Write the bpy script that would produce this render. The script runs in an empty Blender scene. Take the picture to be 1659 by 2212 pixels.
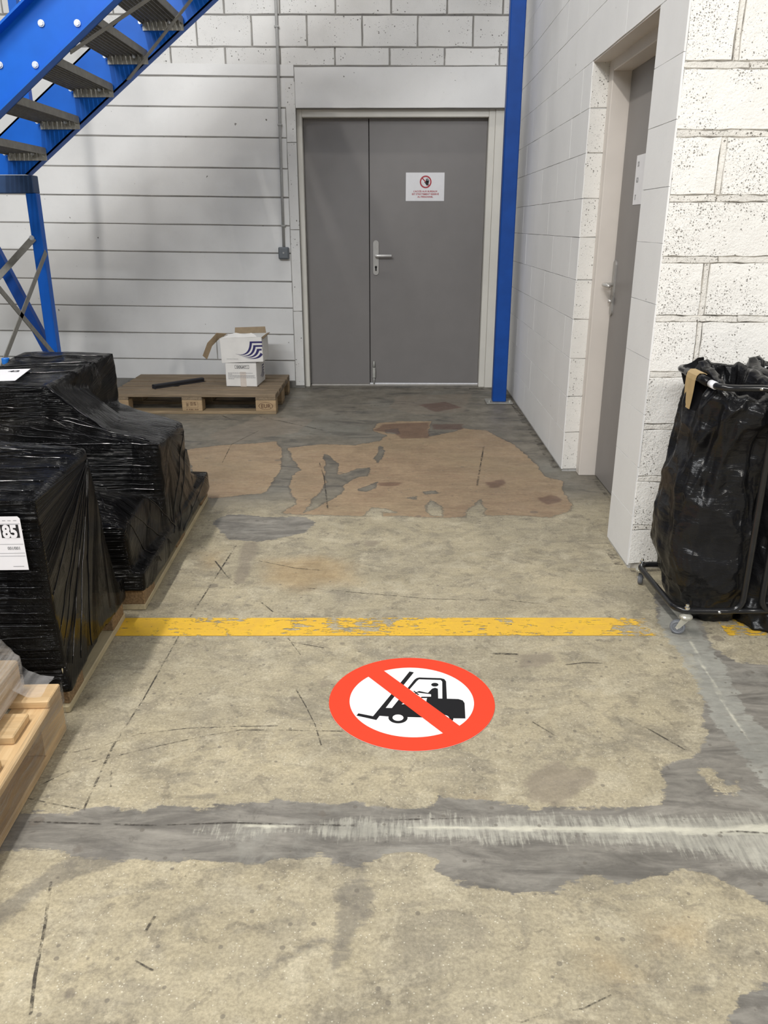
import bpy, bmesh, math, random
import numpy as np
from mathutils import Vector, Matrix, Euler, noise as mnoise

random.seed(7)
SC = bpy.context.scene
COL = SC.collection
PI = math.pi

# ------------------------------------------------------------ camera
FPX, PITCH, YAW = 1730.0, math.radians(19.75), math.radians(0.75)
cam_d = bpy.data.cameras.new('camera')
cam = bpy.data.objects.new('camera', cam_d)
COL.objects.link(cam)
cam.location = (0, 0, 1.28)
cam.rotation_euler = (PI / 2 - PITCH, 0, YAW)
cam_d.sensor_fit = 'VERTICAL'
cam_d.sensor_height = 36.0
cam_d.lens = FPX / 2212.0 * 36.0
cam_d.clip_start = 0.05
SC.camera = cam

# ------------------------------------------------------------ world, lamps, exposure
world = bpy.data.worlds.new('world')
SC.world = world
world.use_nodes = True
bgn = world.node_tree.nodes['Background']
bgn.inputs[0].default_value = (0.93, 0.97, 1.0, 1)
bgn.inputs[1].default_value = 0.19
SC.view_settings.view_transform = 'Standard'
SC.view_settings.look = 'None'
SC.view_settings.gamma = 1.0
SC.view_settings.use_curve_mapping = False
SC.view_settings.exposure = 0.0


def area_lamp(name, loc, target, sx, sy, power, color=(1, 0.96, 0.9)):
    d = bpy.data.lights.new(name, 'AREA')
    d.shape = 'RECTANGLE'
    d.size, d.size_y = sx, sy
    d.energy = power
    d.color = color
    o = bpy.data.objects.new(name, d)
    o.location = loc
    v = Vector(target) - Vector(loc) if target else None
    o.rotation_euler = v.to_track_quat('-Z', 'Y').to_euler() if target else (0, 0, 0)
    COL.objects.link(o)
    return o


# strip lights hung under the hall roof
area_lamp('strip_light_main', (-1.95, 0.7, 5.2), None, 0.16, 3.4, 235)
area_lamp('strip_light_right', (3.6, -1.4, 3.2), (1.3, 2.7, 0.8), 0.30, 1.2, 112)
area_lamp('strip_light_left', (-3.4, 1.2, 5.0), (-0.5, 5.5, 1.0), 0.30, 1.6, 40, (1, 0.98, 0.95))
area_lamp('strip_light_far', (-2.4, -5.5, 5.8), (-0.8, 6.6, 1.2), 4.6, 0.30, 480, (0.97, 0.985, 1.0))
area_lamp('strip_light_back', (0.0, 5.5, 4.6), None, 2.2, 0.12, 22)

# ------------------------------------------------------------ materials
MATS = {}


def new_mat(name):
    m = bpy.data.materials.new(name)
    m.use_nodes = True
    nt = m.node_tree
    return m, nt, nt.nodes['Principled BSDF']


def N(nt, typ, **kw):
    n = nt.nodes.new(typ)
    for k, v in kw.items():
        if k == 'inp':
            for kk, vv in v.items():
                n.inputs[kk].default_value = vv
        else:
            setattr(n, k, v)
    return n


def L(nt, a, b):
    nt.links.new(a, b)


def math_n(nt, op, a, b=None, clamp=False):
    n = N(nt, 'ShaderNodeMath', operation=op)
    n.use_clamp = clamp
    for i, v in enumerate((a, b)):
        if v is None:
            continue
        if isinstance(v, (int, float)):
            n.inputs[i].default_value = v
        else:
            L(nt, v, n.inputs[i])
    return n.outputs[0]


def mix_col(nt, fac, a, b, mode='MIX'):
    n = N(nt, 'ShaderNodeMix', data_type='RGBA', blend_type=mode)
    for s, v in ((n.inputs[0], fac), (n.inputs[6], a), (n.inputs[7], b)):
        if isinstance(v, (int, float)):
            s.default_value = v
        elif isinstance(v, tuple):
            s.default_value = (v[0], v[1], v[2], 1)
        else:
            L(nt, v, s)
    return n.outputs[2]


def ramp(nt, v, lo, hi, a=0.0, b=1.0):
    n = N(nt, 'ShaderNodeMapRange')
    n.interpolation_type = 'SMOOTHSTEP'
    n.inputs[1].default_value, n.inputs[2].default_value = lo, hi
    n.inputs[3].default_value, n.inputs[4].default_value = a, b
    L(nt, v, n.inputs[0])
    return n.outputs[0]


def coords(nt, scale=(1, 1, 1), kind='Object', rnd=False, rot=(0, 0, 0)):
    tc = N(nt, 'ShaderNodeTexCoord')
    mp = N(nt, 'ShaderNodeMapping')
    mp.inputs['Scale'].default_value = scale
    mp.inputs['Rotation'].default_value = rot
    L(nt, tc.outputs[kind], mp.inputs[0])
    if rnd:
        oi = N(nt, 'ShaderNodeObjectInfo')
        mu = N(nt, 'ShaderNodeVectorMath', operation='MULTIPLY')
        mu.inputs[1].default_value = (31.0, 57.0, 13.0)
        cb = N(nt, 'ShaderNodeCombineXYZ')
        for i in range(3):
            L(nt, oi.outputs['Random'], cb.inputs[i])
        L(nt, cb.outputs[0], mu.inputs[0])
        L(nt, mu.outputs[0], mp.inputs['Location'])
    return mp.outputs[0]


def noise_n(nt, vec, scale, detail=4, rough=0.55, dist=0.0):
    n = N(nt, 'ShaderNodeTexNoise')
    n.inputs['Scale'].default_value = scale
    n.inputs['Detail'].default_value = detail
    n.inputs['Roughness'].default_value = rough
    n.inputs['Distortion'].default_value = dist
    L(nt, vec, n.inputs['Vector'])
    return n.outputs['Fac']


def bump(nt, bs, h, strength=0.3, dist=0.01):
    b = N(nt, 'ShaderNodeBump')
    b.inputs['Strength'].default_value = strength
    b.inputs['Distance'].default_value = dist
    L(nt, h, b.inputs['Height'])
    L(nt, b.outputs[0], bs.inputs['Normal'])


def plain(name, col, rough=0.5, metal=0.0, nscale=40, namp=0.06, spec=0.5, bmp=0.0):
    """flat paint or metal with a faint mottling"""
    if name in MATS:
        return MATS[name]
    m, nt, bs = new_mat(name)
    v = coords(nt)
    n = noise_n(nt, v, nscale, 3)
    k = ramp(nt, n, 0.25, 0.75, 1 - namp, 1 + namp)
    c = mix_col(nt, 1.0, (col[0], col[1], col[2]), k, 'MULTIPLY')
    L(nt, c, bs.inputs['Base Color'])
    bs.inputs['Roughness'].default_value = rough
    bs.inputs['Metallic'].default_value = metal
    bs.inputs['Specular IOR Level'].default_value = spec
    if bmp:
        bump(nt, bs, n, bmp, 0.003)
    MATS[name] = m
    return m


def block_paint(name, col, dens, pore_scale, bstr, dirt=0.12, pore_col=(0.10, 0.09, 0.08), rad=0.30, patch=0.5, lump=0.0):
    """white masonry paint over porous concrete blocks; small open pores, denser in patches"""
    m, nt, bs = new_mat(name)
    vr = coords(nt, rnd=True)
    n1 = noise_n(nt, vr, 2.3, 5, 0.6)
    n2 = noise_n(nt, vr, 14, 5, 0.62)
    fine = noise_n(nt, vr, 130, 4, 0.65)
    wv = N(nt, 'ShaderNodeTexNoise')
    wv.inputs['Scale'].default_value = pore_scale * 1.3
    wv.inputs['Detail'].default_value = 2
    L(nt, vr, wv.inputs['Vector'])
    mv = N(nt, 'ShaderNodeVectorMath', operation='MULTIPLY_ADD')
    k = 0.9 / pore_scale
    mv.inputs[1].default_value = (k, k, k)
    L(nt, wv.outputs['Color'], mv.inputs[0])
    L(nt, vr, mv.inputs[2])
    pm = None
    gate = ramp(nt, noise_n(nt, vr, 6, 3, 0.6), 0.35, 0.65, -patch, patch)
    for sc, ds in ((pore_scale, dens), (pore_scale * 2.3, dens * 0.8)):
        vo = N(nt, 'ShaderNodeTexVoronoi', feature='F1')
        vo.inputs['Scale'].default_value = sc
        L(nt, mv.outputs[0], vo.inputs['Vector'])
        sp = N(nt, 'ShaderNodeSeparateColor')
        L(nt, vo.outputs['Color'], sp.inputs[0])
        on = math_n(nt, 'ADD', sp.outputs[0], math_n(nt, 'MULTIPLY', gate, 0.30))
        r = ramp(nt, on, 1.0 - ds, 1.05, -0.02, rad)
        q = ramp(nt, math_n(nt, 'SUBTRACT', vo.outputs['Distance'], r), -0.06, 0.03, 1.0, 0.0)
        pm = q if pm is None else math_n(nt, 'MAXIMUM', pm, q)
    base = mix_col(nt, ramp(nt, n1, 0.35, 0.7), col, tuple(c * (1 - dirt) for c in col))
    base = mix_col(nt, ramp(nt, n2, 0.55, 0.8, 0, 0.5), base, tuple(c * (1 - 1.4 * dirt) for c in col))
    base = mix_col(nt, math_n(nt, 'MULTIPLY', pm, 0.85), base, pore_col)
    L(nt, base, bs.inputs['Base Color'])
    bs.inputs['Roughness'].default_value = 0.6
    bs.inputs['Specular IOR Level'].default_value = 0.3
    h = math_n(nt, 'ADD', math_n(nt, 'MULTIPLY', n2, 0.6 + lump), math_n(nt, 'MULTIPLY', fine, 0.5))
    h = math_n(nt, 'SUBTRACT', h, pm)
    bump(nt, bs, h, bstr, 0.006)
    MATS[name] = m
    return m


M_SMOOTH = block_paint('paint_smooth', (0.80, 0.80, 0.79), 0.035, 26, 0.14, 0.07, patch=0.12, rad=0.26)
M_POROUS = block_paint('paint_porous', (0.79, 0.785, 0.765), 0.26, 60, 0.35, 0.10, patch=0.3)
M_SIDE = block_paint('paint_side', (0.80, 0.80, 0.795), 0.03, 36, 0.18, 0.05, patch=0.12, rad=0.25)
M_REVEAL = block_paint('paint_reveal', (0.78, 0.765, 0.73), 0.42, 100, 0.5, 0.08, patch=0.4)
M_ROUGH = block_paint('paint_rough', (0.90, 0.885, 0.85), 0.78, 110, 0.85, 0.06, (0.20, 0.185, 0.16), rad=0.29, patch=1.0, lump=0.5)
M_MORTAR = block_paint('paint_mortar', (0.30, 0.29, 0.27), 0.2, 60, 0.5, 0.30)
M_SMORTAR = block_paint('paint_mortar_side', (0.58, 0.575, 0.56), 0.1, 60, 0.4, 0.25)
M_RMORTAR = block_paint('paint_mortar_rough', (0.84, 0.815, 0.765), 0.46, 90, 1.0, 0.14, (0.16, 0.145, 0.12), patch=0.9, lump=1.2)
M_CRACK = plain('open_joint', (0.30, 0.28, 0.25), 0.9, 0, 18, 0.8)
M_DOOR = plain('door_grey', (0.208, 0.197, 0.192), 0.45, 0, 6, 0.03)
M_DOOR2 = plain('door_grey_side', (0.235, 0.22, 0.21), 0.45, 0, 6, 0.03)
M_FRAME = plain('frame_cream', (0.72, 0.70, 0.64), 0.45, 0, 5, 0.04)
M_FRAME2 = plain('frame_beige', (0.66, 0.61, 0.56), 0.45, 0, 5, 0.04)
M_BLUE = plain('blue_paint', (0.004, 0.115, 0.56), 0.42, 0, 9, 0.05, 0.25)
M_BLUED = plain('blue_paint_post', (0.005, 0.062, 0.31), 0.45, 0, 9, 0.10, 0.3)
M_BLUE_SHADED = plain('blue_paint_beam_shaded', (0.018, 0.055, 0.15), 0.5, 0, 9, 0.10)  # darker copy of the blue; the beam's face shading is put into the colour
M_GALV = plain('galvanised_steel', (0.46, 0.46, 0.43), 0.45, 0.25, 30, 0.14)
M_ZINC = plain('zinc_plate', (0.50, 0.49, 0.43), 0.35, 0.5, 30, 0.1)
M_BOLT = plain('bright_bolt', (0.62, 0.66, 0.72), 0.35, 0.3)
M_GALVD = plain('galvanised_dull', (0.27, 0.265, 0.245), 0.55, 0.15, 30, 0.14)
M_CHROME = plain('chrome_bolt', (0.75, 0.75, 0.74), 0.22, 1.0)
M_STEEL = plain('satin_steel', (0.56, 0.54, 0.51), 0.32, 0.5)
M_LEVER = plain('bright_lever', (0.85, 0.84, 0.82), 0.25, 0.25)
M_PLATE = plain('satin_plate', (0.42, 0.41, 0.39), 0.5, 0.6)
M_DARK = plain('dark_gap', (0.015, 0.014, 0.013), 0.8)
M_CONDUIT = plain('conduit_grey', (0.36, 0.36, 0.35), 0.5)
M_JBOX = plain('junction_grey', (0.13, 0.145, 0.16), 0.5)
M_PAPER = plain('white_paper', (0.80, 0.80, 0.82), 0.35, 0, 20, 0.02)
M_LABEL = plain('label_paper', (0.86, 0.85, 0.88), 0.4, 0, 20, 0.02)
M_RED = plain('print_red', (0.42, 0.035, 0.05), 0.5)
M_INK = plain('print_black', (0.012, 0.012, 0.014), 0.6)
M_GREYINK = plain('print_grey', (0.30, 0.30, 0.31), 0.6)
M_NAVY = plain('print_navy', (0.02, 0.016, 0.11), 0.55)
M_STK_RED = plain('sticker_red', (0.95, 0.062, 0.026), 0.6, 0, 10, 0.0, 0.2)
M_STK_WHITE = plain('sticker_white', (0.98, 0.98, 0.98), 0.6, 0, 10, 0.0, 0.2)
M_STK_BLACK = plain('sticker_black', (0.012, 0.012, 0.014), 0.7, 0, 10, 0.0, 0.2)
M_TUBE = plain('black_tube', (0.012, 0.012, 0.013), 0.22, 0.0, 30, 0.2)
M_RUBBER = plain('grey_rubber', (0.17, 0.18, 0.20), 0.6)
M_TAPE = plain('tan_tape', (0.46, 0.33, 0.16), 0.5, 0, 30, 0.08)
M_WTAPE = plain('white_tape', (0.85, 0.86, 0.90), 0.4)
M_CARTON = plain('white_carton', (0.72, 0.71, 0.69), 0.6, 0, 12, 0.04, bmp=0.05)
M_KRAFT = plain('kraft_board', (0.30, 0.225, 0.14), 0.75, 0, 30, 0.10)
M_CTAPE = plain('carton_tape', (0.60, 0.54, 0.49), 0.35)
M_STICK = plain('black_foam', (0.012, 0.012, 0.016), 0.7)
M_STAMP = plain("stamp_ink", (0.09, 0.045, 0.025), 0.8)
M_KRAFTD = plain("kraft_board_dark", (0.27, 0.19, 0.13), 0.7, 0, 20, 0.1)
M_CAP = plain('bottle_cap', (0.01, 0.15, 0.55), 0.4)
M_BOTTLE = plain('bottle_body', (0.55, 0.66, 0.80), 0.3)


def wood(name, c1, c2, rough=0.7, chip=False):
    m, nt, bs = new_mat(name)
    if chip:
        v = coords(nt, (1, 1, 1), rnd=True)
        a = noise_n(nt, v, 150, 4, 0.7)
        b = noise_n(nt, v, 60, 3, 0.6)
    else:
        v = coords(nt, (1.6, 22, 22), rnd=True)
        a = noise_n(nt, v, 3.0, 5, 0.65, 0.6)
        v2 = coords(nt, (3, 5, 5), rnd=True)
        b = noise_n(nt, v2, 3.0, 4, 0.6)
    c = mix_col(nt, ramp(nt, a, 0.3, 0.7), c1, c2)
    c = mix_col(nt, ramp(nt, b, 0.45, 0.8, 0, 0.6), c, tuple(x * 0.62 for x in c1))
    L(nt, c, bs.inputs['Base Color'])
    bs.inputs['Roughness'].default_value = rough
    bs.inputs['Specular IOR Level'].default_value = 0.25
    bump(nt, bs, a, 0.25, 0.003)
    MATS[name] = m
    return m


W_OLD = wood('wood_old', (0.255, 0.195, 0.130), (0.155, 0.118, 0.080))
W_OLDEDGE = wood('wood_old_bottom', (0.32, 0.24, 0.145), (0.20, 0.15, 0.095))
W_BLK = wood('wood_old_block', (0.40, 0.29, 0.17), (0.31, 0.22, 0.13))
W_NEW = wood('wood_new', (0.70, 0.51, 0.29), (0.58, 0.39, 0.20))
W_NEWC = wood("wood_new_carton", (0.52, 0.40, 0.27), (0.45, 0.33, 0.2))
W_PALE = wood('wood_pale', (0.52, 0.44, 0.28), (0.40, 0.34, 0.22))
W_CHIP = wood('chipboard', (0.30, 0.20, 0.11), (0.13, 0.085, 0.045), chip=True)


def film_black(name, fan, base=0.004, rough=0.09, spec=0.10, streak=1.0, crinkle=1.3):
    """black stretch film: glossy, fine parallel stretch lines; on the long side they fan out from one point"""
    m, nt, bs = new_mat(name)
    v = coords(nt)
    sep = N(nt, 'ShaderNodeSeparateXYZ')
    L(nt, v, sep.inputs[0])
    X, Y, Z = sep.outputs[0], sep.outputs[1], sep.outputs[2]
    geo = N(nt, 'ShaderNodeNewGeometry')
    nsep = N(nt, 'ShaderNodeSeparateXYZ')
    L(nt, geo.outputs['Normal'], nsep.inputs[0])
    ax = math_n(nt, 'ABSOLUTE', nsep.outputs[0])
    az = math_n(nt, 'ABSOLUTE', nsep.outputs[2])
    warp = noise_n(nt, v, 2.2, 2, 0.5)

    def line_noise(across, along, wamt=4.0, sc=1.0, det=3):
        cb = N(nt, 'ShaderNodeCombineXYZ')
        L(nt, math_n(nt, 'ADD', across, math_n(nt, 'MULTIPLY', warp, wamt)), cb.inputs[0])
        L(nt, along, cb.inputs[1])
        return noise_n(nt, cb.outputs[0], sc, det, 0.6)

    # near faces: level lines
    l_near = line_noise(math_n(nt, 'MULTIPLY', Z, 95.0), math_n(nt, 'MULTIPLY', X, 2.0))
    # tops: lines across the load
    l_top = line_noise(math_n(nt, 'ADD', math_n(nt, 'MULTIPLY', Y, 70.0), math_n(nt, 'MULTIPLY', X, 8.0)), math_n(nt, 'MULTIPLY', X, 2.2))
    # long side: lines radiating from a gathered corner
    ang = math_n(nt, 'ARCTAN2', math_n(nt, 'SUBTRACT', Z, fan[1]), math_n(nt, 'SUBTRACT', Y, fan[0]))
    l_side = line_noise(math_n(nt, 'MULTIPLY', ang, 75.0), math_n(nt, 'MULTIPLY', math_n(nt, 'ADD', Y, Z), 0.8), 0.8, 1.0, 2)
    gate = ramp(nt, line_noise(math_n(nt, 'MULTIPLY', ang, 5.0), math_n(nt, 'MULTIPLY', Z, 0.6), 0.5, 1.0, 2), 0.50, 0.62, 0.08, 0.95)
    l_side = math_n(nt, 'MULTIPLY', math_n(nt, 'SUBTRACT', l_side, 0.5), gate)
    l_near = math_n(nt, 'SUBTRACT', l_near, 0.5)
    l_top = math_n(nt, 'SUBTRACT', l_top, 0.5)
    wx = ramp(nt, ax, 0.5, 0.8)
    wz = ramp(nt, az, 0.45, 0.75)
    wy = math_n(nt, 'SUBTRACT', 1.0, math_n(nt, 'ADD', wx, wz), True)
    tg = ramp(nt, noise_n(nt, coords(nt, (0.8, 4.0, 1)), 2.6, 2), 0.42, 0.60, 0.6, 4.5)
    l_top = math_n(nt, 'MULTIPLY', l_top, tg)
    h = math_n(nt, 'ADD', math_n(nt, 'MULTIPLY', l_side, wx), math_n(nt, 'MULTIPLY', l_top, wz))
    h = math_n(nt, 'ADD', h, math_n(nt, 'MULTIPLY', l_near, wy))
    h = math_n(nt, 'MULTIPLY', h, streak)
    cr = noise_n(nt, v, 30, 4, 0.65, 1.5)
    cg = ramp(nt, noise_n(nt, v, 5.3, 2), 0.48, 0.62)
    h = math_n(nt, 'ADD', h, math_n(nt, 'MULTIPLY', math_n(nt, 'MULTIPLY', math_n(nt, 'MULTIPLY', cr, cg), math_n(nt, 'SUBTRACT', 1.0, math_n(nt, 'MULTIPLY', wx, 0.85))), crinkle))
    bump(nt, bs, h, 1.0, 0.016)
    thin = ramp(nt, noise_n(nt, v, 4.0, 3), 0.45, 0.75)
    c = mix_col(nt, thin, (base, base, base * 1.1), (base * 2.0, base * 1.8, base * 1.5))
    L(nt, c, bs.inputs['Base Color'])
    bs.inputs['Roughness'].default_value = rough
    bs.inputs['Specular IOR Level'].default_value = spec
    MATS[name] = m
    return m


M_WRAP = film_black('black_stretch_film', (-0.10, 0.42))
M_WRAPB = film_black('black_stretch_film_square', (0.17, 0.52), streak=0.9)


M_FOLD = plain('film_fold_black', (0.004, 0.004, 0.005), 0.10, 0, 30, 0.1, 0.45)


def bag_film(name):
    """thin refuse sack plastic: faceted creases"""
    m, nt, bs = new_mat(name)
    v = coords(nt, (1.0, 1.0, 1.35))
    wv = N(nt, 'ShaderNodeTexNoise')
    wv.inputs['Scale'].default_value = 5.0
    wv.inputs['Detail'].default_value = 3
    L(nt, v, wv.inputs['Vector'])
    mv = N(nt, 'ShaderNodeVectorMath', operation='MULTIPLY_ADD')
    mv.inputs[1].default_value = (0.20, 0.20, 0.20)
    L(nt, wv.outputs['Color'], mv.inputs[0])
    L(nt, v, mv.inputs[2])
    h = None
    for sc, w in ((4.5, 1.0), (11.0, 0.22)):
        vo = N(nt, 'ShaderNodeTexVoronoi', feature='F1')
        vo.inputs['Scale'].default_value = sc
        L(nt, mv.outputs[0], vo.inputs['Vector'])
        k = math_n(nt, 'MULTIPLY', vo.outputs['Distance'], w)
        h = k if h is None else math_n(nt, 'ADD', h, k)
    b = noise_n(nt, coords(nt, (5, 5, 20)), 4, 3, 0.6, 0.8)
    h = math_n(nt, 'ADD', h, math_n(nt, 'MULTIPLY', b, 0.07))
    bump(nt, bs, h, 0.85, 0.034)
    bs.inputs['Base Color'].default_value = (0.009, 0.009, 0.010, 1)
    bs.inputs['Roughness'].default_value = 0.27
    bs.inputs['Specular IOR Level'].default_value = 0.30
    return m


M_BAG = bag_film('black_bag')


def film_clear(name, alpha=0.28, col=(0.75, 0.74, 0.74)):
    m, nt, bs = new_mat(name)
    v = coords(nt, (2.0, 2.0, 45.0))
    st = noise_n(nt, v, 1.0, 4, 0.65, 0.8)
    bs.inputs['Base Color'].default_value = (col[0], col[1], col[2], 1)
    bs.inputs['Roughness'].default_value = 0.12
    a = ramp(nt, st, 0.35, 0.75, alpha * 0.25, alpha * 2.0)
    L(nt, a, bs.inputs['Alpha'])
    bump(nt, bs, st, 0.5, 0.01)
    MATS[name] = m
    return m


M_FILM_SHADED = film_clear('clear_film', 0.38, (0.20, 0.19, 0.185))  # streaky film tinted dark; the shade inside the pallet openings is in its colour
M_TAIL = film_clear('clear_film_tail', 0.16)
M_CLEARW = film_clear('clear_film_cloudy', 0.30)


def yellow_paint():
    m, nt, bs = new_mat('yellow_floor_paint')
    v = coords(nt)
    n = noise_n(nt, v, 16, 6, 0.7)
    n3 = noise_n(nt, coords(nt, (6, 26, 1)), 3.0, 5, 0.7)
    big = noise_n(nt, v, 1.7, 3, 0.55)
    c = mix_col(nt, ramp(nt, n, 0.3, 0.7), (0.80, 0.50, 0.035), (0.70, 0.42, 0.05))
    c = mix_col(nt, ramp(nt, noise_n(nt, v, 45, 4, 0.7), 0.62, 0.74), c, (0.16, 0.12, 0.06))
    L(nt, c, bs.inputs['Base Color'])
    bs.inputs['Roughness'].default_value = 0.5
    # the paint is chipped away in places (thin film with real holes) and thins out at its worn end
    at = N(nt, 'ShaderNodeAttribute', attribute_name='wear')
    w = math_n(nt, 'ADD', math_n(nt, 'MULTIPLY', n, 0.5), math_n(nt, 'MULTIPLY', n3, 0.5))
    w = math_n(nt, 'ADD', w, math_n(nt, 'MULTIPLY', math_n(nt, 'SUBTRACT', big, 0.5), 0.35))
    w = math_n(nt, 'SUBTRACT', w, math_n(nt, 'MULTIPLY', at.outputs['Fac'], 0.42))
    L(nt, ramp(nt, w, 0.35, 0.39), bs.inputs['Alpha'])
    return m


M_YELLOW = yellow_paint()


def scuff_mat():
    m, nt, bs = new_mat('scuff_rubber')
    v = coords(nt)
    n = noise_n(nt, v, 60, 4, 0.7)
    n2 = noise_n(nt, v, 6, 3, 0.6)
    bs.inputs['Base Color'].default_value = (0.055, 0.048, 0.04, 1)
    bs.inputs['Roughness'].default_value = 0.8
    k = math_n(nt, 'ADD', math_n(nt, 'MULTIPLY', n, 0.6), math_n(nt, 'MULTIPLY', n2, 0.5))
    L(nt, ramp(nt, k, 0.46, 0.66, 0.0, 0.80), bs.inputs['Alpha'])
    return m


M_SCUFF = scuff_mat()


def grime_mat():
    m, nt, bs = new_mat('grime')
    n = noise_n(nt, coords(nt), 16, 6, 0.72)
    bs.inputs['Base Color'].default_value = (0.075, 0.066, 0.055, 1)
    bs.inputs['Roughness'].default_value = 0.9
    L(nt, ramp(nt, n, 0.42, 0.70, 0.0, 0.65), bs.inputs['Alpha'])
    return m


M_GRIME = grime_mat()


def floor_mat():
    m, nt, bs = new_mat('worn_concrete')
    v = coords(nt)

    def att(nm):
        return N(nt, 'ShaderNodeAttribute', attribute_name=nm).outputs['Fac']

    nb = noise_n(nt, v, 1.3, 5, 0.6)
    nm = noise_n(nt, v, 7, 6, 0.65)
    nf = noise_n(nt, v, 60, 5, 0.7)
    nff = noise_n(nt, v, 240, 3, 0.7)
    vs = coords(nt, (4, 26, 1), rot=(0, 0, 0.05))
    nst = noise_n(nt, vs, 1.6, 5, 0.7)
    vs2 = coords(nt, (60, 7, 1))
    nst2 = noise_n(nt, vs2, 1.6, 4, 0.7)
    edge = math_n(nt, 'ADD', math_n(nt, 'MULTIPLY', math_n(nt, 'SUBTRACT', nm, 0.5), 0.075),
                  math_n(nt, 'MULTIPLY', math_n(nt, 'SUBTRACT', nf, 0.5), 0.030))
    edge2 = math_n(nt, 'ADD', edge, math_n(nt, 'MULTIPLY', math_n(nt, 'SUBTRACT', nst, 0.5), 0.06))

    def mask(nm_, e, w=0.004):
        return ramp(nt, math_n(nt, 'ADD', att(nm_), e), -w, w, 1.0, 0.0)

    # coated beige concrete
    c = mix_col(nt, ramp(nt, nb, 0.3, 0.7), (0.450, 0.392, 0.268), (0.375, 0.332, 0.238))
    c = mix_col(nt, ramp(nt, nm, 0.40, 0.75, 0, 0.55), c, (0.285, 0.257, 0.198))
    c = mix_col(nt, ramp(nt, nf, 0.55, 0.72, 0, 0.35), c, (0.23, 0.205, 0.155))
    blot = noise_n(nt, coords(nt, (1, 1.5, 1)), 4.6, 8, 0.72, 0.8)
    c = mix_col(nt, ramp(nt, blot, 0.50, 0.62, 0, 0.6), c, (0.250, 0.224, 0.172))
    blot2 = noise_n(nt, v, 15, 6, 0.7, 0.5)
    c = mix_col(nt, ramp(nt, blot2, 0.53, 0.64, 0, 0.6), c, (0.225, 0.198, 0.148))
    c = mix_col(nt, ramp(nt, noise_n(nt, v, 9, 6, 0.7, 0.4), 0.52, 0.64, 0, 0.7), c, (0.48, 0.43, 0.315))
    sand = noise_n(nt, v, 130, 5, 0.75)
    c = mix_col(nt, 1.0, c, ramp(nt, sand, 0.32, 0.68, 0.80, 1.18), 'MULTIPLY')
    vg = N(nt, 'ShaderNodeTexVoronoi', feature='F1')
    vg.inputs['Scale'].default_value = 190
    L(nt, v, vg.inputs['Vector'])
    sg = N(nt, 'ShaderNodeSeparateColor')
    L(nt, vg.outputs['Color'], sg.inputs[0])
    gr = ramp(nt, math_n(nt, 'SUBTRACT', vg.outputs['Distance'], ramp(nt, sg.outputs[2], 0.90, 1.0, 0.0, 0.32)), -0.05, 0.02, 0.7, 0.0)
    c = mix_col(nt, gr, c, (0.66, 0.62, 0.50))
    # bare grey-brown slab further in
    far = mix_col(nt, ramp(nt, nm, 0.3, 0.7), (0.215, 0.193, 0.155), (0.145, 0.132, 0.108))
    far = mix_col(nt, ramp(nt, nb, 0.45, 0.7), far, (0.20, 0.192, 0.165))
    fst = noise_n(nt, coords(nt, (1.2, 3.2, 1), rot=(0, 0, 0.35)), 1.6, 8, 0.7, 0.9)
    far = mix_col(nt, ramp(nt, fst, 0.50, 0.62, 0, 0.75), far, (0.085, 0.080, 0.072))
    far = mix_col(nt, ramp(nt, fst, 0.30, 0.40, 0.6, 0.0), far, (0.27, 0.262, 0.225))
    c = mix_col(nt, ramp(nt, math_n(nt, 'ADD', att('far'), math_n(nt, 'MULTIPLY', edge2, 3.0)), -0.30, 0.25, 0.0, 1.0), far, c)
    # rusty tint stains
    c = mix_col(nt, ramp(nt, math_n(nt, 'ADD', att('rust'), math_n(nt, 'MULTIPLY', edge, 1.5)), -0.10, 0.05, 0.45, 0.0), c, (0.42, 0.27, 0.11))
    # dull damp stains
    c = mix_col(nt, math_n(nt, 'MULTIPLY', mask('stain', edge, 0.012), 0.62), c, (0.225, 0.19, 0.15))
    # old floor covering glue
    gl = mix_col(nt, ramp(nt, nf, 0.3, 0.7), (0.365, 0.270, 0.172), (0.285, 0.208, 0.135))
    gl = mix_col(nt, ramp(nt, nst, 0.4, 0.75, 0, 0.7), gl, (0.25, 0.160, 0.105))
    gl = mix_col(nt, ramp(nt, nb, 0.4, 0.7, 0, 0.4), gl, (0.33, 0.265, 0.165))
    go = mask('glue', edge, 0.003)
    rim = math_n(nt, 'SUBTRACT', ramp(nt, math_n(nt, 'ADD', att('glue'), edge), -0.002, 0.014, 1.0, 0.0), go, True)
    c = mix_col(nt, go, c, gl)
    c = mix_col(nt, math_n(nt, 'MULTIPLY', rim, 0.75), c, (0.09, 0.075, 0.06))
    c = mix_col(nt, math_n(nt, 'MULTIPLY', mask('red', edge2, 0.01), 0.6), c, (0.10, 0.045, 0.035))
    # bare grey cement where the coating is gone
    gst = noise_n(nt, coords(nt, (2.2, 9, 1)), 2.2, 8, 0.72, 0.7)
    g = mix_col(nt, ramp(nt, gst, 0.34, 0.66), (0.275, 0.258, 0.225), (0.150, 0.140, 0.124))
    g = mix_col(nt, ramp(nt, blot, 0.52, 0.68, 0, 0.6), g, (0.31, 0.30, 0.265))
    g = mix_col(nt, ramp(nt, blot2, 0.58, 0.7, 0, 0.7), g, (0.125, 0.115, 0.10))
    g = mix_col(nt, ramp(nt, nst2, 0.66, 0.78, 0, 0.55), g, (0.40, 0.385, 0.33))
    gm = mask('grey', edge2, 0.004)
    c = mix_col(nt, gm, c, g)
    # pale levelling mortar, trowel-scraped
    wv = math_n(nt, 'ADD', edge2, math_n(nt, 'MULTIPLY', math_n(nt, 'SUBTRACT', nst2, 0.5), 0.11))
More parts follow.
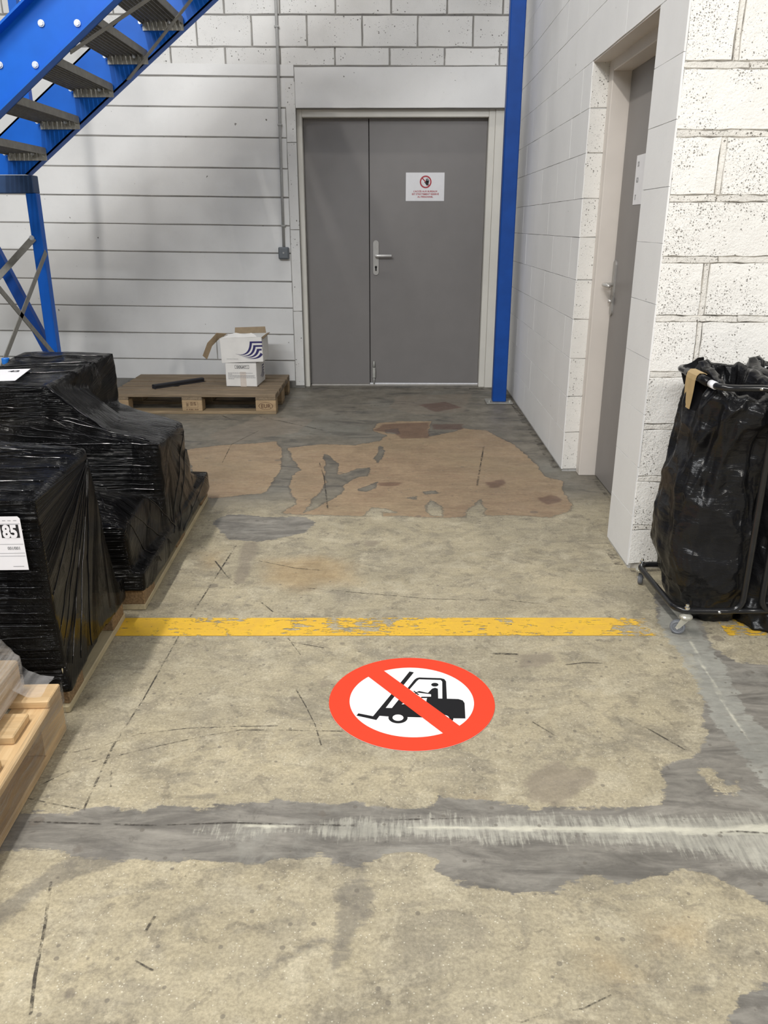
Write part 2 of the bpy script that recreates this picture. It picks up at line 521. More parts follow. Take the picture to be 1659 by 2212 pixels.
    wv = math_n(nt, 'ADD', wv, math_n(nt, 'MULTIPLY', math_n(nt, 'SUBTRACT', blot, 0.5), 0.09))
    wm = ramp(nt, math_n(nt, 'ADD', att('mortar'), wv), -0.022, 0.012, 0.78, 0.0)
    wcol = mix_col(nt, ramp(nt, nst2, 0.35, 0.65), (0.46, 0.445, 0.38), (0.33, 0.322, 0.28))
    c = mix_col(nt, wm, c, wcol)
    m2 = math_n(nt, 'MULTIPLY', mask('mortar2', edge2, 0.004), ramp(nt, noise_n(nt, coords(nt, (7, 30, 1), rot=(0, 0, 0.5)), 1.6, 5, 0.7), 0.36, 0.50, 0.35, 0.85))
    c = mix_col(nt, m2, c, mix_col(nt, ramp(nt, nm, 0.35, 0.65), (0.365, 0.362, 0.32), (0.285, 0.284, 0.255)))
    c = mix_col(nt, ramp(nt, math_n(nt, 'ADD', att('ridge'), math_n(nt, 'MULTIPLY', edge2, 0.35)), -0.006, 0.006, 0.9, 0.0), c, (0.60, 0.58, 0.48))
    # tyre smears
    c = mix_col(nt, ramp(nt, math_n(nt, 'ADD', att('smear'), edge2), -0.012, 0.008, 0.55, 0.0), c, (0.135, 0.126, 0.115))
    mot = noise_n(nt, coords(nt, (1, 1.6, 1)), 3.6, 7, 0.68, 0.6)
    c = mix_col(nt, 1.0, c, ramp(nt, mot, 0.30, 0.70, 0.84, 1.09), 'MULTIPLY')
    mot2 = noise_n(nt, coords(nt, (1, 2.2, 1)), 22, 5, 0.7)
    c = mix_col(nt, 1.0, c, ramp(nt, mot2, 0.30, 0.70, 0.90, 1.08), 'MULTIPLY')
    # oil drips
    vo = N(nt, 'ShaderNodeTexVoronoi', feature='F1')
    vo.inputs['Scale'].default_value = 7.5
    L(nt, v, vo.inputs['Vector'])
    sp = N(nt, 'ShaderNodeSeparateColor')
    L(nt, vo.outputs['Color'], sp.inputs[0])
    rad = ramp(nt, sp.outputs[0], 0.45, 1.0, 0.0, 0.15)
    dr = ramp(nt, math_n(nt, 'SUBTRACT', math_n(nt, 'ADD', vo.outputs['Distance'], math_n(nt, 'MULTIPLY', math_n(nt, 'SUBTRACT', nf, 0.5), 0.12)), rad), -0.02, 0.02, 0.55, 0.0)
    c = mix_col(nt, dr, c, (0.14, 0.12, 0.10))
    vo2 = N(nt, 'ShaderNodeTexVoronoi', feature='F1')
    vo2.inputs['Scale'].default_value = 36
    L(nt, v, vo2.inputs['Vector'])
    sp2 = N(nt, 'ShaderNodeSeparateColor')
    L(nt, vo2.outputs['Color'], sp2.inputs[0])
    rad2 = ramp(nt, sp2.outputs[1], 0.62, 1.0, 0.0, 0.20)
    dr2 = ramp(nt, math_n(nt, 'SUBTRACT', vo2.outputs['Distance'], rad2), -0.03, 0.03, 0.6, 0.0)
    c = mix_col(nt, dr2, c, (0.13, 0.115, 0.095))
    L(nt, c, bs.inputs['Base Color'])
    L(nt, ramp(nt, nm, 0.3, 0.7, 0.42, 0.62), bs.inputs['Roughness'])
    bs.inputs['Specular IOR Level'].default_value = 0.35
    h = math_n(nt, 'ADD', math_n(nt, 'MULTIPLY', nf, 0.35), math_n(nt, 'MULTIPLY', nm, 0.3))
    h = math_n(nt, 'SUBTRACT', h, math_n(nt, 'MULTIPLY', gm, 0.35))
    h = math_n(nt, 'ADD', h, math_n(nt, 'MULTIPLY', go, 0.3))
    h = math_n(nt, 'ADD', h, math_n(nt, 'MULTIPLY', wm, 0.35))
    bump(nt, bs, h, 0.28, 0.006)
    return m


M_FLOOR = floor_mat()

# ------------------------------------------------------------ helpers


def tag(o, label=None, cat=None, group=None, kind=None):
    if label:
        o['label'] = label
    if cat:
        o['category'] = cat
    if group:
        o['group'] = group
    if kind:
        o['kind'] = kind
    return o


def empty(name, loc, label=None, cat=None, rotz=0.0, group=None):
    o = bpy.data.objects.new(name, None)
    o.empty_display_size = 0.1
    o.location = loc
    o.rotation_euler = (0, 0, rotz)
    COL.objects.link(o)
    return tag(o, label, cat, group)


def obj(name, me, mat=None, parent=None, loc=(0, 0, 0), rot=(0, 0, 0), smooth=False):
    if isinstance(me, bmesh.types.BMesh):
        bm = me
        me = bpy.data.meshes.new(name)
        bm.normal_update()
        bm.to_mesh(me)
        bm.free()
    if mat is not None and not me.materials:
        me.materials.append(mat)
    if smooth:
        me.polygons.foreach_set('use_smooth', [True] * len(me.polygons))
    o = bpy.data.objects.new(name, me)
    o.location = loc
    o.rotation_euler = rot
    if parent is not None:
        o.parent = parent
    COL.objects.link(o)
    return o


def add_box(bm, c, s, bev=0.0, rot=None):
    r = bmesh.ops.create_cube(bm, size=1.0)
    vs = r['verts']
    M = Matrix.Translation(c) @ ((rot.to_matrix().to_4x4()) if rot else Matrix.Identity(4)) @ Matrix.Diagonal((s[0], s[1], s[2], 1))
    bmesh.ops.transform(bm, matrix=M, verts=vs)
    if bev:
        es = list({e for v in vs for e in v.link_edges})
        bmesh.ops.bevel(bm, geom=es, offset=bev, segments=1, affect='EDGES', profile=0.5)


def box(c, s, bev=0.0, rot=None):
    bm = bmesh.new()
    add_box(bm, c, s, bev, rot)
    return bm


def boxes(lst, bev=0.0):
    bm = bmesh.new()
    for c, s in lst:
        add_box(bm, c, s, bev)
    return bm


def span(x0, x1, y0, y1, z0, z1):
    return ((x0 + x1) / 2, (y0 + y1) / 2, (z0 + z1) / 2), (x1 - x0, y1 - y0, z1 - z0)


def add_cyl(bm, p0, p1, r, seg=12, r2=None):
    p0, p1 = Vector(p0), Vector(p1)
    d = p1 - p0
    M = Matrix.Translation((p0 + p1) / 2) @ d.to_track_quat('Z', 'Y').to_matrix().to_4x4()
    bmesh.ops.create_cone(bm, cap_ends=True, segments=seg, radius1=r, radius2=r if r2 is None else r2, depth=d.length, matrix=M)


def cyl(p0, p1, r, seg=12, r2=None):
    bm = bmesh.new()
    add_cyl(bm, p0, p1, r, seg, r2)
    return bm


def fillet(pts, r, n=6, closed=False):
    pts = [Vector(p) for p in pts]
    out = []
    m = len(pts)
    for i, p in enumerate(pts):
        if not closed and i in (0, m - 1):
            out.append(p)
            continue
        a = (pts[i - 1] - p)
        b = (pts[(i + 1) % m] - p)
        t = min(r, a.length * 0.49, b.length * 0.49)
        A, B = p + a.normalized() * t, p + b.normalized() * t
        for k in range(n + 1):
            u = k / n
            out.append(A * (1 - u) ** 2 + p * 2 * u * (1 - u) + B * u * u)
    return out


def add_tube(bm, pts, r, seg=10, closed=False):
    pts = [Vector(p) for p in pts]
    rings = []
    up = None
    m = len(pts)
    for i, p in enumerate(pts):
        if closed:
            t = (pts[(i + 1) % m] - pts[i - 1]).normalized()
        else:
            t = (pts[min(i + 1, m - 1)] - pts[max(i - 1, 0)]).normalized()
        if up is None:
            up = Vector((0, 0, 1)) if abs(t.z) < 0.9 else Vector((1, 0, 0))
        sx = t.cross(up).normalized()
        up = sx.cross(t).normalized()
        rings.append([bm.verts.new(p + (sx * math.cos(a) + up * math.sin(a)) * r) for a in [2 * PI * k / seg for k in range(seg)]])
    for i in range(m if closed else m - 1):
        A, B = rings[i], rings[(i + 1) % m]
        for k in range(seg):
            bm.faces.new((A[k], A[(k + 1) % seg], B[(k + 1) % seg], B[k]))
    if not closed:
        bm.faces.new(rings[0][::-1])
        bm.faces.new(rings[-1])


def tube(pts, r, seg=10, closed=False):
    bm = bmesh.new()
    add_tube(bm, pts, r, seg, closed)
    bmesh.ops.recalc_face_normals(bm, faces=bm.faces[:])
    return bm


def prism(poly, z0, z1):
    """extrude an xy outline between two heights"""
    bm = bmesh.new()
    a = [bm.verts.new((x, y, z0)) for x, y in poly]
    b = [bm.verts.new((x, y, z1)) for x, y in poly]
    bm.faces.new(b)
    bm.faces.new(a[::-1])
    n = len(poly)
    for i in range(n):
        bm.faces.new((a[i], a[(i + 1) % n], b[(i + 1) % n], b[i]))
    bmesh.ops.recalc_face_normals(bm, faces=bm.faces[:])
    return bm


def flat(polys, z=0.0):
    """flat printed shape: list of outlines, triangulated"""
    bm = bmesh.new()
    for poly in polys:
        f = bm.faces.new([bm.verts.new((p[0], p[1], z)) for p in poly])
        f.normal_update()
        if f.normal.z < 0:
            f.normal_flip()
    bmesh.ops.triangulate(bm, faces=bm.faces[:])
    return bm


def ring_poly(cx, cy, r0, r1, n=64, sy=1.0):
    return [[(cx + rr * math.cos(a), cy + sy * rr * math.sin(a)) for rr, a in
             ((r0, 2 * PI * i / n), (r1, 2 * PI * i / n), (r1, 2 * PI * (i + 1) / n), (r0, 2 * PI * (i + 1) / n))] for i in range(n)]


def disc_poly(cx, cy, r, n=48, ry=None):
    ry = r if ry is None else ry
    return [[(cx + r * math.cos(2 * PI * i / n), cy + ry * math.sin(2 * PI * i / n)) for i in range(n)]]


def text_mesh(txt, size, bold=0.0, align='CENTER', xscale=1.0):
    cu = bpy.data.curves.new('lettering', 'FONT')
    cu.body = txt
    cu.size = size
    cu.align_x = align
    cu.offset = bold
    cu.resolution_u = 3
    o = bpy.data.objects.new('lettering_tmp', cu)
    COL.objects.link(o)
    dg = bpy.context.evaluated_depsgraph_get()
    me = bpy.data.meshes.new_from_object(o.evaluated_get(dg))
    bpy.data.objects.remove(o)
    bpy.data.curves.remove(cu)
    if xscale != 1.0:
        me.transform(Matrix.Diagonal((xscale, 1, 1, 1)))
    me.materials.clear()
    return me


R_FACE = (PI / 2, 0, 0)              # a flat xy shape turned to face the camera side (-y)
R_LEFT = (PI / 2, 0, -PI / 2)        # ... turned to face -x

# ------------------------------------------------------------ floor outlines (metres on the slab)
GREY = [
    [(-0.964, 1.481), (-0.842, 1.495), (-0.749, 1.504), (-0.721, 1.515), (-0.564, 1.498), (-0.546, 1.528), (-0.439, 1.514), (-0.379, 1.538), (-0.271, 1.543), (-0.161, 1.538), (0.002, 1.529), (0.105, 1.537), (0.112, 1.569), (0.230, 1.538), (0.311, 1.536), (0.325, 1.524), (0.478, 1.535), (0.632, 1.544), (0.662, 1.607), (0.685, 1.686), (0.774, 1.734), (0.831, 1.793), (0.854, 1.899), (0.908, 2.040), (0.946, 2.226), (0.915, 2.345), (0.917, 2.511), (0.973, 2.737), (1.084, 2.622), (1.033, 2.286), (1.066, 2.200), (1.135, 2.068), (1.578, 1.707), (1.168, 1.143), (0.889, 1.181), (0.743, 1.251), (0.706, 1.298), (0.670, 1.328), (0.616, 1.338), (0.534, 1.323), (0.460, 1.298), (0.427, 1.319), (0.332, 1.277), (0.238, 1.271), (0.183, 1.291), (0.127, 1.303), (0.090, 1.334), (0.097, 1.366), (0.042, 1.379), (-0.017, 1.372), (-0.085, 1.331), (-0.157, 1.370), (-0.283, 1.344), (-0.363, 1.351), (-0.415, 1.364), (-0.484, 1.359), (-0.593, 1.357), (-0.699, 1.373), (-0.792, 1.378), (-0.904, 1.360)],
    [(-0.822, 3.417), (-0.785, 3.529), (-0.674, 3.518), (-0.539, 3.482), (-0.410, 3.490), (-0.357, 3.423), (-0.380, 3.294), (-0.464, 3.237), (-0.575, 3.171), (-0.720, 3.201)],
    [(0.681, 1.078), (0.637, 1.057), (0.605, 1.023), (0.564, 0.980), (0.640, 0.926), (0.774, 0.967), (0.779, 1.052)],
    [(1.022, 2.199), (1.480, 2.150), (1.330, 1.883), (1.026, 2.066)]]
BEIGE = [
    [(1.099, 2.461), (1.305, 2.447), (1.211, 2.174), (1.080, 2.200), (1.056, 2.286)],
    [(0.754, 1.678), (0.792, 1.687), (0.808, 1.608), (0.848, 1.626), (0.822, 1.588), (0.769, 1.594)]]
GLUE = [
    [(-1.260, 4.656), (-1.087, 4.766), (-0.895, 4.813), (-0.741, 4.860), (-0.664, 4.632), (-0.637, 4.385), (-0.632, 4.118), (-0.643, 3.972), (-0.658, 3.834), (-0.769, 3.803), (-0.908, 3.744), (-0.995, 3.874)],
    [(-0.646, 4.707), (-0.462, 4.796), (-0.232, 4.777), (-0.092, 4.891), (-0.049, 5.033), (-0.139, 5.155), (-0.116, 5.365), (0.027, 5.421), (0.251, 5.424), (0.209, 4.988), (0.406, 5.137), (0.458, 5.227), (0.606, 5.165), (0.719, 4.868), (0.785, 4.549), (0.820, 4.137), (0.894, 4.056), (0.853, 3.824), (0.865, 3.683), (0.837, 3.589), (0.730, 3.505), (0.583, 3.528), (0.452, 3.520), (0.235, 3.498), (-0.002, 3.508), (-0.326, 3.510), (-0.521, 3.546), (-0.476, 3.679), (-0.537, 3.957), (-0.577, 4.222), (-0.632, 4.385)]]
GLUE_HOLES = [
    [(-0.416, 4.584), (-0.379, 4.534), (-0.324, 4.371), (-0.305, 4.165), (-0.204, 4.280), (-0.133, 4.299), (-0.138, 4.142), (-0.202, 4.107), (-0.256, 3.977), (-0.257, 3.869), (-0.302, 3.773), (-0.358, 3.627), (-0.427, 3.547), (-0.414, 3.701), (-0.370, 3.898), (-0.367, 4.122)],
    [(-0.684, 4.738), (-0.628, 4.633), (-0.552, 4.340), (-0.516, 4.250), (-0.547, 4.119), (-0.556, 3.957), (-0.523, 3.665), (-0.541, 3.598), (-0.605, 3.879), (-0.626, 4.204)],
    [(-0.147, 3.962), (-0.088, 4.027), (-0.093, 3.924), (-0.144, 3.870), (-0.180, 3.900)],
    [(-0.140, 3.512), (-0.113, 3.630), (-0.035, 3.617), (0.031, 3.553), (-0.063, 3.565), (-0.045, 3.489)],
    [(0.150, 3.660), (0.181, 3.758), (0.233, 3.661), (0.239, 3.492), (0.160, 3.504)],
    [(0.340, 3.596), (0.433, 3.761), (0.437, 3.624), (0.424, 3.495), (0.321, 3.493)],
    [(0.055, 3.770), (0.126, 3.829), (0.112, 3.743)],
    [(0.139, 3.874), (0.210, 3.890), (0.236, 3.846), (0.161, 3.830)],
    [(-0.090, 4.801), (-0.054, 4.640), (-0.096, 4.392), (-0.106, 4.488)],
    [(-0.065, 5.081), (-0.066, 5.181), (0.026, 5.221), (0.040, 5.058), (0.085, 5.035)]]
MORTAR = [
    [(0.055, 1.490), (0.416, 1.494), (0.640, 1.502), (0.759, 1.511), (0.912, 1.521), (1.442, 1.520), (1.347, 1.389), (0.902, 1.370), (0.775, 1.349), (0.710, 1.381), (0.609, 1.407), (0.412, 1.430), (0.258, 1.423), (0.156, 1.426), (-0.018, 1.433), (-0.214, 1.430), (-0.217, 1.460)],
    [(0.948, 2.583), (1.042, 2.548), (1.030, 2.378), (1.015, 2.144), (0.986, 1.934), (1.017, 1.776), (0.930, 1.560), (0.909, 1.610), (0.889, 1.726), (0.881, 1.877), (0.897, 2.039), (0.902, 2.269), (0.912, 2.442)],
    [(-0.434, 1.443), (-0.260, 1.467), (-0.217, 1.460), (-0.215, 1.439), (-0.336, 1.420)]]
STAIN = [
    [(0.315, 1.616), (0.348, 1.663), (0.420, 1.710), (0.443, 1.670), (0.504, 1.671), (0.494, 1.613), (0.472, 1.604), (0.398, 1.541), (0.324, 1.549)],
    [(0.345, 2.241), (0.395, 2.231), (0.502, 2.255), (0.500, 2.206), (0.442, 2.164), (0.384, 2.152), (0.399, 2.205)],
    [(0.626, 6.396), (0.030, 6.295), (-0.041, 5.867), (0.160, 5.638), (0.498, 5.718)],
    [(-0.956, 5.550), (-0.556, 5.484), (-0.639, 5.086), (-1.063, 4.788), (-1.200, 5.018)],
    [(-0.646, 3.181), (-0.577, 3.182), (-0.562, 2.758), (-0.602, 2.737)],
    [(-0.220, 2.075), (-0.185, 2.076), (-0.179, 2.050), (-0.210, 2.037)],
    [(-0.141, 3.214), (-0.061, 3.199), (-0.069, 3.136), (-0.118, 3.135)]]
RED = [
    [(-0.139, 5.155), (-0.068, 5.338), (0.233, 5.397), (0.217, 4.965), (0.048, 4.939), (0.010, 5.095)],
    [(0.481, 4.034), (0.577, 4.084), (0.575, 3.972), (0.493, 3.924)],
    [(0.712, 3.786), (0.791, 3.838), (0.829, 3.738), (0.740, 3.682)],
    [(0.185, 5.951), (0.384, 6.071), (0.510, 5.874), (0.296, 5.715)],
    [(0.263, 5.343), (0.468, 5.345), (0.455, 5.188), (0.256, 5.186)],
    [(-0.088, 4.027), (0.046, 4.028), (0.022, 3.965), (-0.075, 3.963)]]
RUST = [
    [(-0.545, 2.981), (-0.288, 3.057), (-0.139, 2.939), (-0.141, 2.764), (-0.342, 2.680), (-0.509, 2.759)],
    [(-0.805, 3.050), (-0.714, 3.077), (-0.694, 2.887), (-0.749, 2.886)],
    [(0.366, 1.132), (0.415, 1.123), (0.447, 1.085), (0.415, 1.061), (0.380, 1.084)],
    [(0.503, 1.202), (0.579, 1.204), (0.571, 1.155), (0.489, 1.144)],
    [(0.189, 1.567), (0.206, 1.567), (0.205, 1.559), (0.189, 1.559)]]
RIDGE = [
    ([(0.034, 1.462), (0.117, 1.460), (0.263, 1.459)], 0.002, 0.004),
    ([(0.263, 1.459), (0.502, 1.461), (0.616, 1.460), (0.739, 1.457), (0.954, 1.476), (1.409, 1.474)], 0.008, 0.014),
    ([(0.983, 2.443), (0.955, 2.170), (0.938, 1.911), (0.946, 1.699)], 0.002, 0.004),
    ([(-0.333, 1.462), (-0.217, 1.459)], 0.003, 0.006)]
SMEAR = [
    ([(-0.791, 1.169), (-0.741, 1.261), (-0.690, 1.323), (-0.613, 1.357)], 0.012, 0.035),
    ([(-0.061, 1.345), (-0.078, 1.275)], 0.012, 0.02),
    ([(-0.078, 1.275), (-0.087, 1.189), (-0.107, 1.097)], 0.035, 0.004),
    ([(-0.240, 1.076), (-0.203, 1.115), (-0.134, 1.157)], 0.003, 0.008),
    ([(-0.482, 1.555), (-0.428, 1.562)], 0.008, 0.01),
    ([(0.396, 1.065), (0.458, 1.066)], 0.012, 0.01),
    ([(0.587, 1.115), (0.588, 1.072)], 0.004, 0.008),
    ([(0.529, 1.058), (0.558, 1.069)], 0.012, 0.012)]
SCUFFS = [
    ([(-0.668, 3.139), (-0.707, 2.421), (-0.715, 1.970), (-0.730, 1.753), (-0.718, 1.507)], 0.0055),
    ([(-0.706, 1.292), (-0.670, 1.171), (-0.645, 1.070), (-0.611, 0.965)], 0.006),
    ([(-0.860, 1.587), (-0.780, 1.676), (-0.719, 1.703), (-0.614, 1.750), (-0.491, 1.800), (-0.409, 1.824), (-0.310, 1.825), (-0.197, 1.823), (-0.135, 1.822)], 0.0035),
    ([(-0.832, 1.718), (-0.758, 1.749), (-0.678, 1.802), (-0.560, 1.829), (-0.437, 1.839), (-0.312, 1.844)], 0.003),
    ([(-0.283, 2.024), (-0.247, 1.941), (-0.212, 1.852), (-0.187, 1.760)], 0.0035),
    ([(-0.474, 2.594), (-0.422, 2.521)], 0.005),
    ([(-0.347, 2.335), (-0.292, 2.224)], 0.004),
    ([(-0.701, 1.650), (-0.681, 1.589)], 0.004),
    ([(-0.864, 1.545), (-0.778, 1.522), (-0.713, 1.507)], 0.004),
    ([(-0.338, 2.720), (-0.085, 2.672), (0.134, 2.632), (0.419, 2.624), (0.625, 2.571)], 0.004),
    ([(-0.721, 2.969), (-0.644, 2.821), (-0.573, 2.725)], 0.006),
    ([(-0.543, 2.972), (-0.385, 2.900), (-0.292, 2.883)], 0.004),
    ([(0.624, 1.907), (0.688, 1.843), (0.756, 1.753)], 0.0045),
    ([(0.529, 2.173), (0.590, 2.188), (0.661, 2.186)], 0.004),
    ([(0.216, 0.991), (0.266, 1.010), (0.332, 1.020), (0.387, 1.047)], 0.003),
    ([(-0.431, 1.308), (-0.413, 1.353)], 0.006),
    ([(-1.166, 5.621), (-1.031, 6.018), (-0.949, 6.192)], 0.012),
    ([(-0.980, 4.381), (-1.006, 4.789), (-0.891, 5.145)], 0.004),
    ([(-0.426, 4.388), (-0.377, 4.122), (-0.316, 3.601)], 0.007),
    ([(0.548, 4.755), (0.431, 3.970)], 0.01),
    ([(-0.830, 1.466), (-0.680, 1.462), (-0.542, 1.458), (-0.366, 1.469), (-0.218, 1.465), (-0.019, 1.463)], 0.0045),
    ([(-0.019, 1.482), (0.161, 1.491)], 0.003),
    ([(0.381, 1.871), (0.432, 1.808)], 0.003),
    ([(-0.474, 1.173), (-0.466, 1.206)], 0.005),
    ([(-0.476, 1.106), (-0.435, 1.085)], 0.0035),
    ([(-0.222, 2.269), (-0.442, 2.343)], 0.003),
    ([(0.309, 2.241), (0.396, 2.236)], 0.008),
    ([(0.726, 1.451), (0.769, 1.456), (0.838, 1.451)], 0.006),
    ([(1.123, 2.660), (1.186, 2.463)], 0.002),
    ([(1.149, 2.911), (1.140, 2.781)], 0.002),
    ([(-1.224, 5.576), (-1.136, 5.462)], 0.01),
    ([(0.863, 6.216), (0.912, 5.575)], 0.012),
    ([(-0.956, 5.550), (-0.463, 5.151)], 0.01),
    ([(-0.316, 5.863), (0.170, 6.034)], 0.012)]


def sdf(poly, X, Y):
    P = np.array(poly, float)
    Q = np.roll(P, -1, axis=0)
    d2 = np.full(X.shape, 1e9)
    ins = np.zeros(X.shape, bool)
    for (x0, y0), (x1, y1) in zip(P, Q):
        ex, ey = x1 - x0, y1 - y0
        wx, wy = X - x0, Y - y0
        t = np.clip((wx * ex + wy * ey) / (ex * ex + ey * ey + 1e-12), 0, 1)
        d2 = np.minimum(d2, (wx - t * ex) ** 2 + (wy - t * ey) ** 2)
        c = ((y0 > Y) != (y1 > Y)) & (X < ex * (Y - y0) / (ey if abs(ey) > 1e-9 else 1e-9) + x0)
        ins ^= c
    d = np.sqrt(d2)
    return np.where(ins, -d, d)


def line_d(pts, X, Y, w0, w1):
    d = np.full(X.shape, 9.0)
    n = len(pts) - 1
    for i in range(n):
        (x0, y0), (x1, y1) = pts[i], pts[i + 1]
        ex, ey = x1 - x0, y1 - y0
        t = np.clip(((X - x0) * ex + (Y - y0) * ey) / (ex * ex + ey * ey), 0, 1)
        w = w0 + (w1 - w0) * (i + t) / n
        d = np.minimum(d, np.hypot(X - x0 - t * ex, Y - y0 - t * ey) - w)
    return d


def build_floor():
    xs = np.concatenate([[-7, -4.5, -3.2], np.arange(-2.6, 2.01, 0.0145), [2.6, 3.8, 5.5]])
    ys = np.concatenate([[-3.5, -1.5, 0.0, 0.5], np.arange(0.75, 6.9, 0.0145)])
    X, Y = np.meshgrid(xs, ys)
    nx, ny = len(xs), len(ys)
    me = bpy.data.meshes.new('floor')
    co = np.stack([X, Y, np.zeros_like(X)], -1).reshape(-1, 3)
    i = np.arange(nx * ny).reshape(ny, nx)
    q = np.stack([i[:-1, :-1], i[:-1, 1:], i[1:, 1:], i[1:, :-1]], -1).reshape(-1, 4)
    me.vertices.add(len(co))
    me.vertices.foreach_set('co', co.ravel())
    me.loops.add(q.size)
    me.loops.foreach_set('vertex_index', q.ravel())
    me.polygons.add(len(q))
    me.polygons.foreach_set('loop_start', np.arange(0, q.size, 4))
    me.polygons.foreach_set('loop_total', np.full(len(q), 4))
    me.update()

    def put(name, arr):
        a = me.attributes.new(name, 'FLOAT', 'POINT')
        a.data.foreach_set('value', np.clip(arr, -1, 1).astype(np.float32).ravel())

    def union(*a):
        r = a[0]
        for b in a[1:]:
            r = np.minimum(r, b)
        return r

    grey = union(*[sdf(p, X, Y) for p in GREY])
    for p in BEIGE:
        grey = np.maximum(grey, -sdf(p, X, Y))
    put('grey', grey)
    glue = union(*[sdf(p, X, Y) for p in GLUE])
    for p in GLUE_HOLES:
        glue = np.maximum(glue, -sdf(p, X, Y))
    put('glue', glue)
    put('mortar', union(*[sdf(p, X, Y) for p in MORTAR[::2]]))
    put('mortar2', sdf(MORTAR[1], X, Y))
    put('ridge', union(*[line_d(p, X, Y, a, b) for p, a, b in RIDGE]))
    put('stain', union(*[sdf(p, X, Y) for p in STAIN]))
    put('red', union(*[sdf(p, X, Y) for p in RED]))
    put('rust', union(*[sdf(p, X, Y) for p in RUST]))
    put('smear', union(*[line_d(p, X, Y, a, b) for p, a, b in SMEAR]))
    put('far', 3.66 - Y + 0.05 * X)
    o = obj('floor', me, M_FLOOR)
    tag(o, 'worn beige and grey concrete warehouse floor', None, None, 'structure')
    return o


FLOOR = build_floor()


def ribbon(pts, w, z, wear=None, step=0.03):
    """thin painted or scuffed strip lying on the slab"""
    P = [Vector((x, y)) for x, y in pts]
    fine = [P[0]]
    for a, b in zip(P, P[1:]):
        n = max(1, int((b - a).length / step))
        for k in range(1, n + 1):
            fine.append(a.lerp(b, k / n))
    bm = bmesh.new()
    L_ = []
    for k, p in enumerate(fine):
        t = (fine[min(k + 1, len(fine) - 1)] - fine[max(k - 1, 0)]).normalized()
        nrm = Vector((-t.y, t.x))
        ww = w * (0.75 + 0.5 * mnoise.noise(Vector((p.x * 9, p.y * 9, w * 100))) + 0.25) if wear is None else w
        L_.append((bm.verts.new((p.x - nrm.x * ww / 2, p.y - nrm.y * ww / 2, z)), bm.verts.new((p.x + nrm.x * ww / 2, p.y + nrm.y * ww / 2, z))))
    for a, b in zip(L_, L_[1:]):
        bm.faces.new((a[0], b[0], b[1], a[1]))
    bm.normal_update()
    for f in bm.faces:
        if f.normal.z < 0:
            f.normal_flip()
    return bm


for i_, (pts_, w_) in enumerate(SCUFFS):
    obj('scuff_mark', ribbon(pts_, w_, 0.0005 + 0.00005 * i_), M_SCUFF, FLOOR)

# grime gathered along the foot of the walls
for pts_, w_ in (([(0.905, 4.30), (0.905, 4.9), (0.902, 5.6), (0.905, 6.35)], 0.045), ([(0.900, 2.95), (0.903, 3.2)], 0.035), ([(0.93, 2.902), (1.15, 2.905)], 0.03),
                 ([(0.62, 6.60), (0.90, 6.58)], 0.10), ([(0.84, 6.2), (0.88, 6.5)], 0.07), ([(-0.80, 6.58), (-0.55, 6.60), (0.0, 6.62), (0.55, 6.61)], 0.03), ([(1.06, 3.4), (1.07, 4.1)], 0.02)):
    obj('grime_streak', ribbon(pts_, w_, 0.0009), M_GRIME, FLOOR)

# yellow marking line
yb = ribbon([(-1.15, 2.40), (2.0, 2.445)], 0.128, 0.0014, wear=True, step=0.04)
yme = bpy.data.meshes.new('floor_line')
yb.to_mesh(yme)
yb.free()
wat = yme.attributes.new('wear', 'FLOAT', 'POINT')
vals = []
for v_ in yme.vertices:
    x_ = v_.co.x
    k_ = 0.16
    if x_ < -0.7:
        k_ = 0.10
    if 0.72 < x_ < 0.90:
        k_ = 0.22 + (x_ - 0.72) * 1.6
    if 0.90 <= x_ < 1.09:
        k_ = 2.0
    if x_ >= 1.09:
        k_ = 0.3
    if -0.35 < x_ < 0.0:
        k_ = 0.26
    vals.append(k_)
wat.data.foreach_set('value', vals)
tag(obj('floor_marking_line', yme, M_YELLOW), 'worn yellow painted line running across the concrete floor', 'floor marking')

# ------------------------------------------------------------ walls


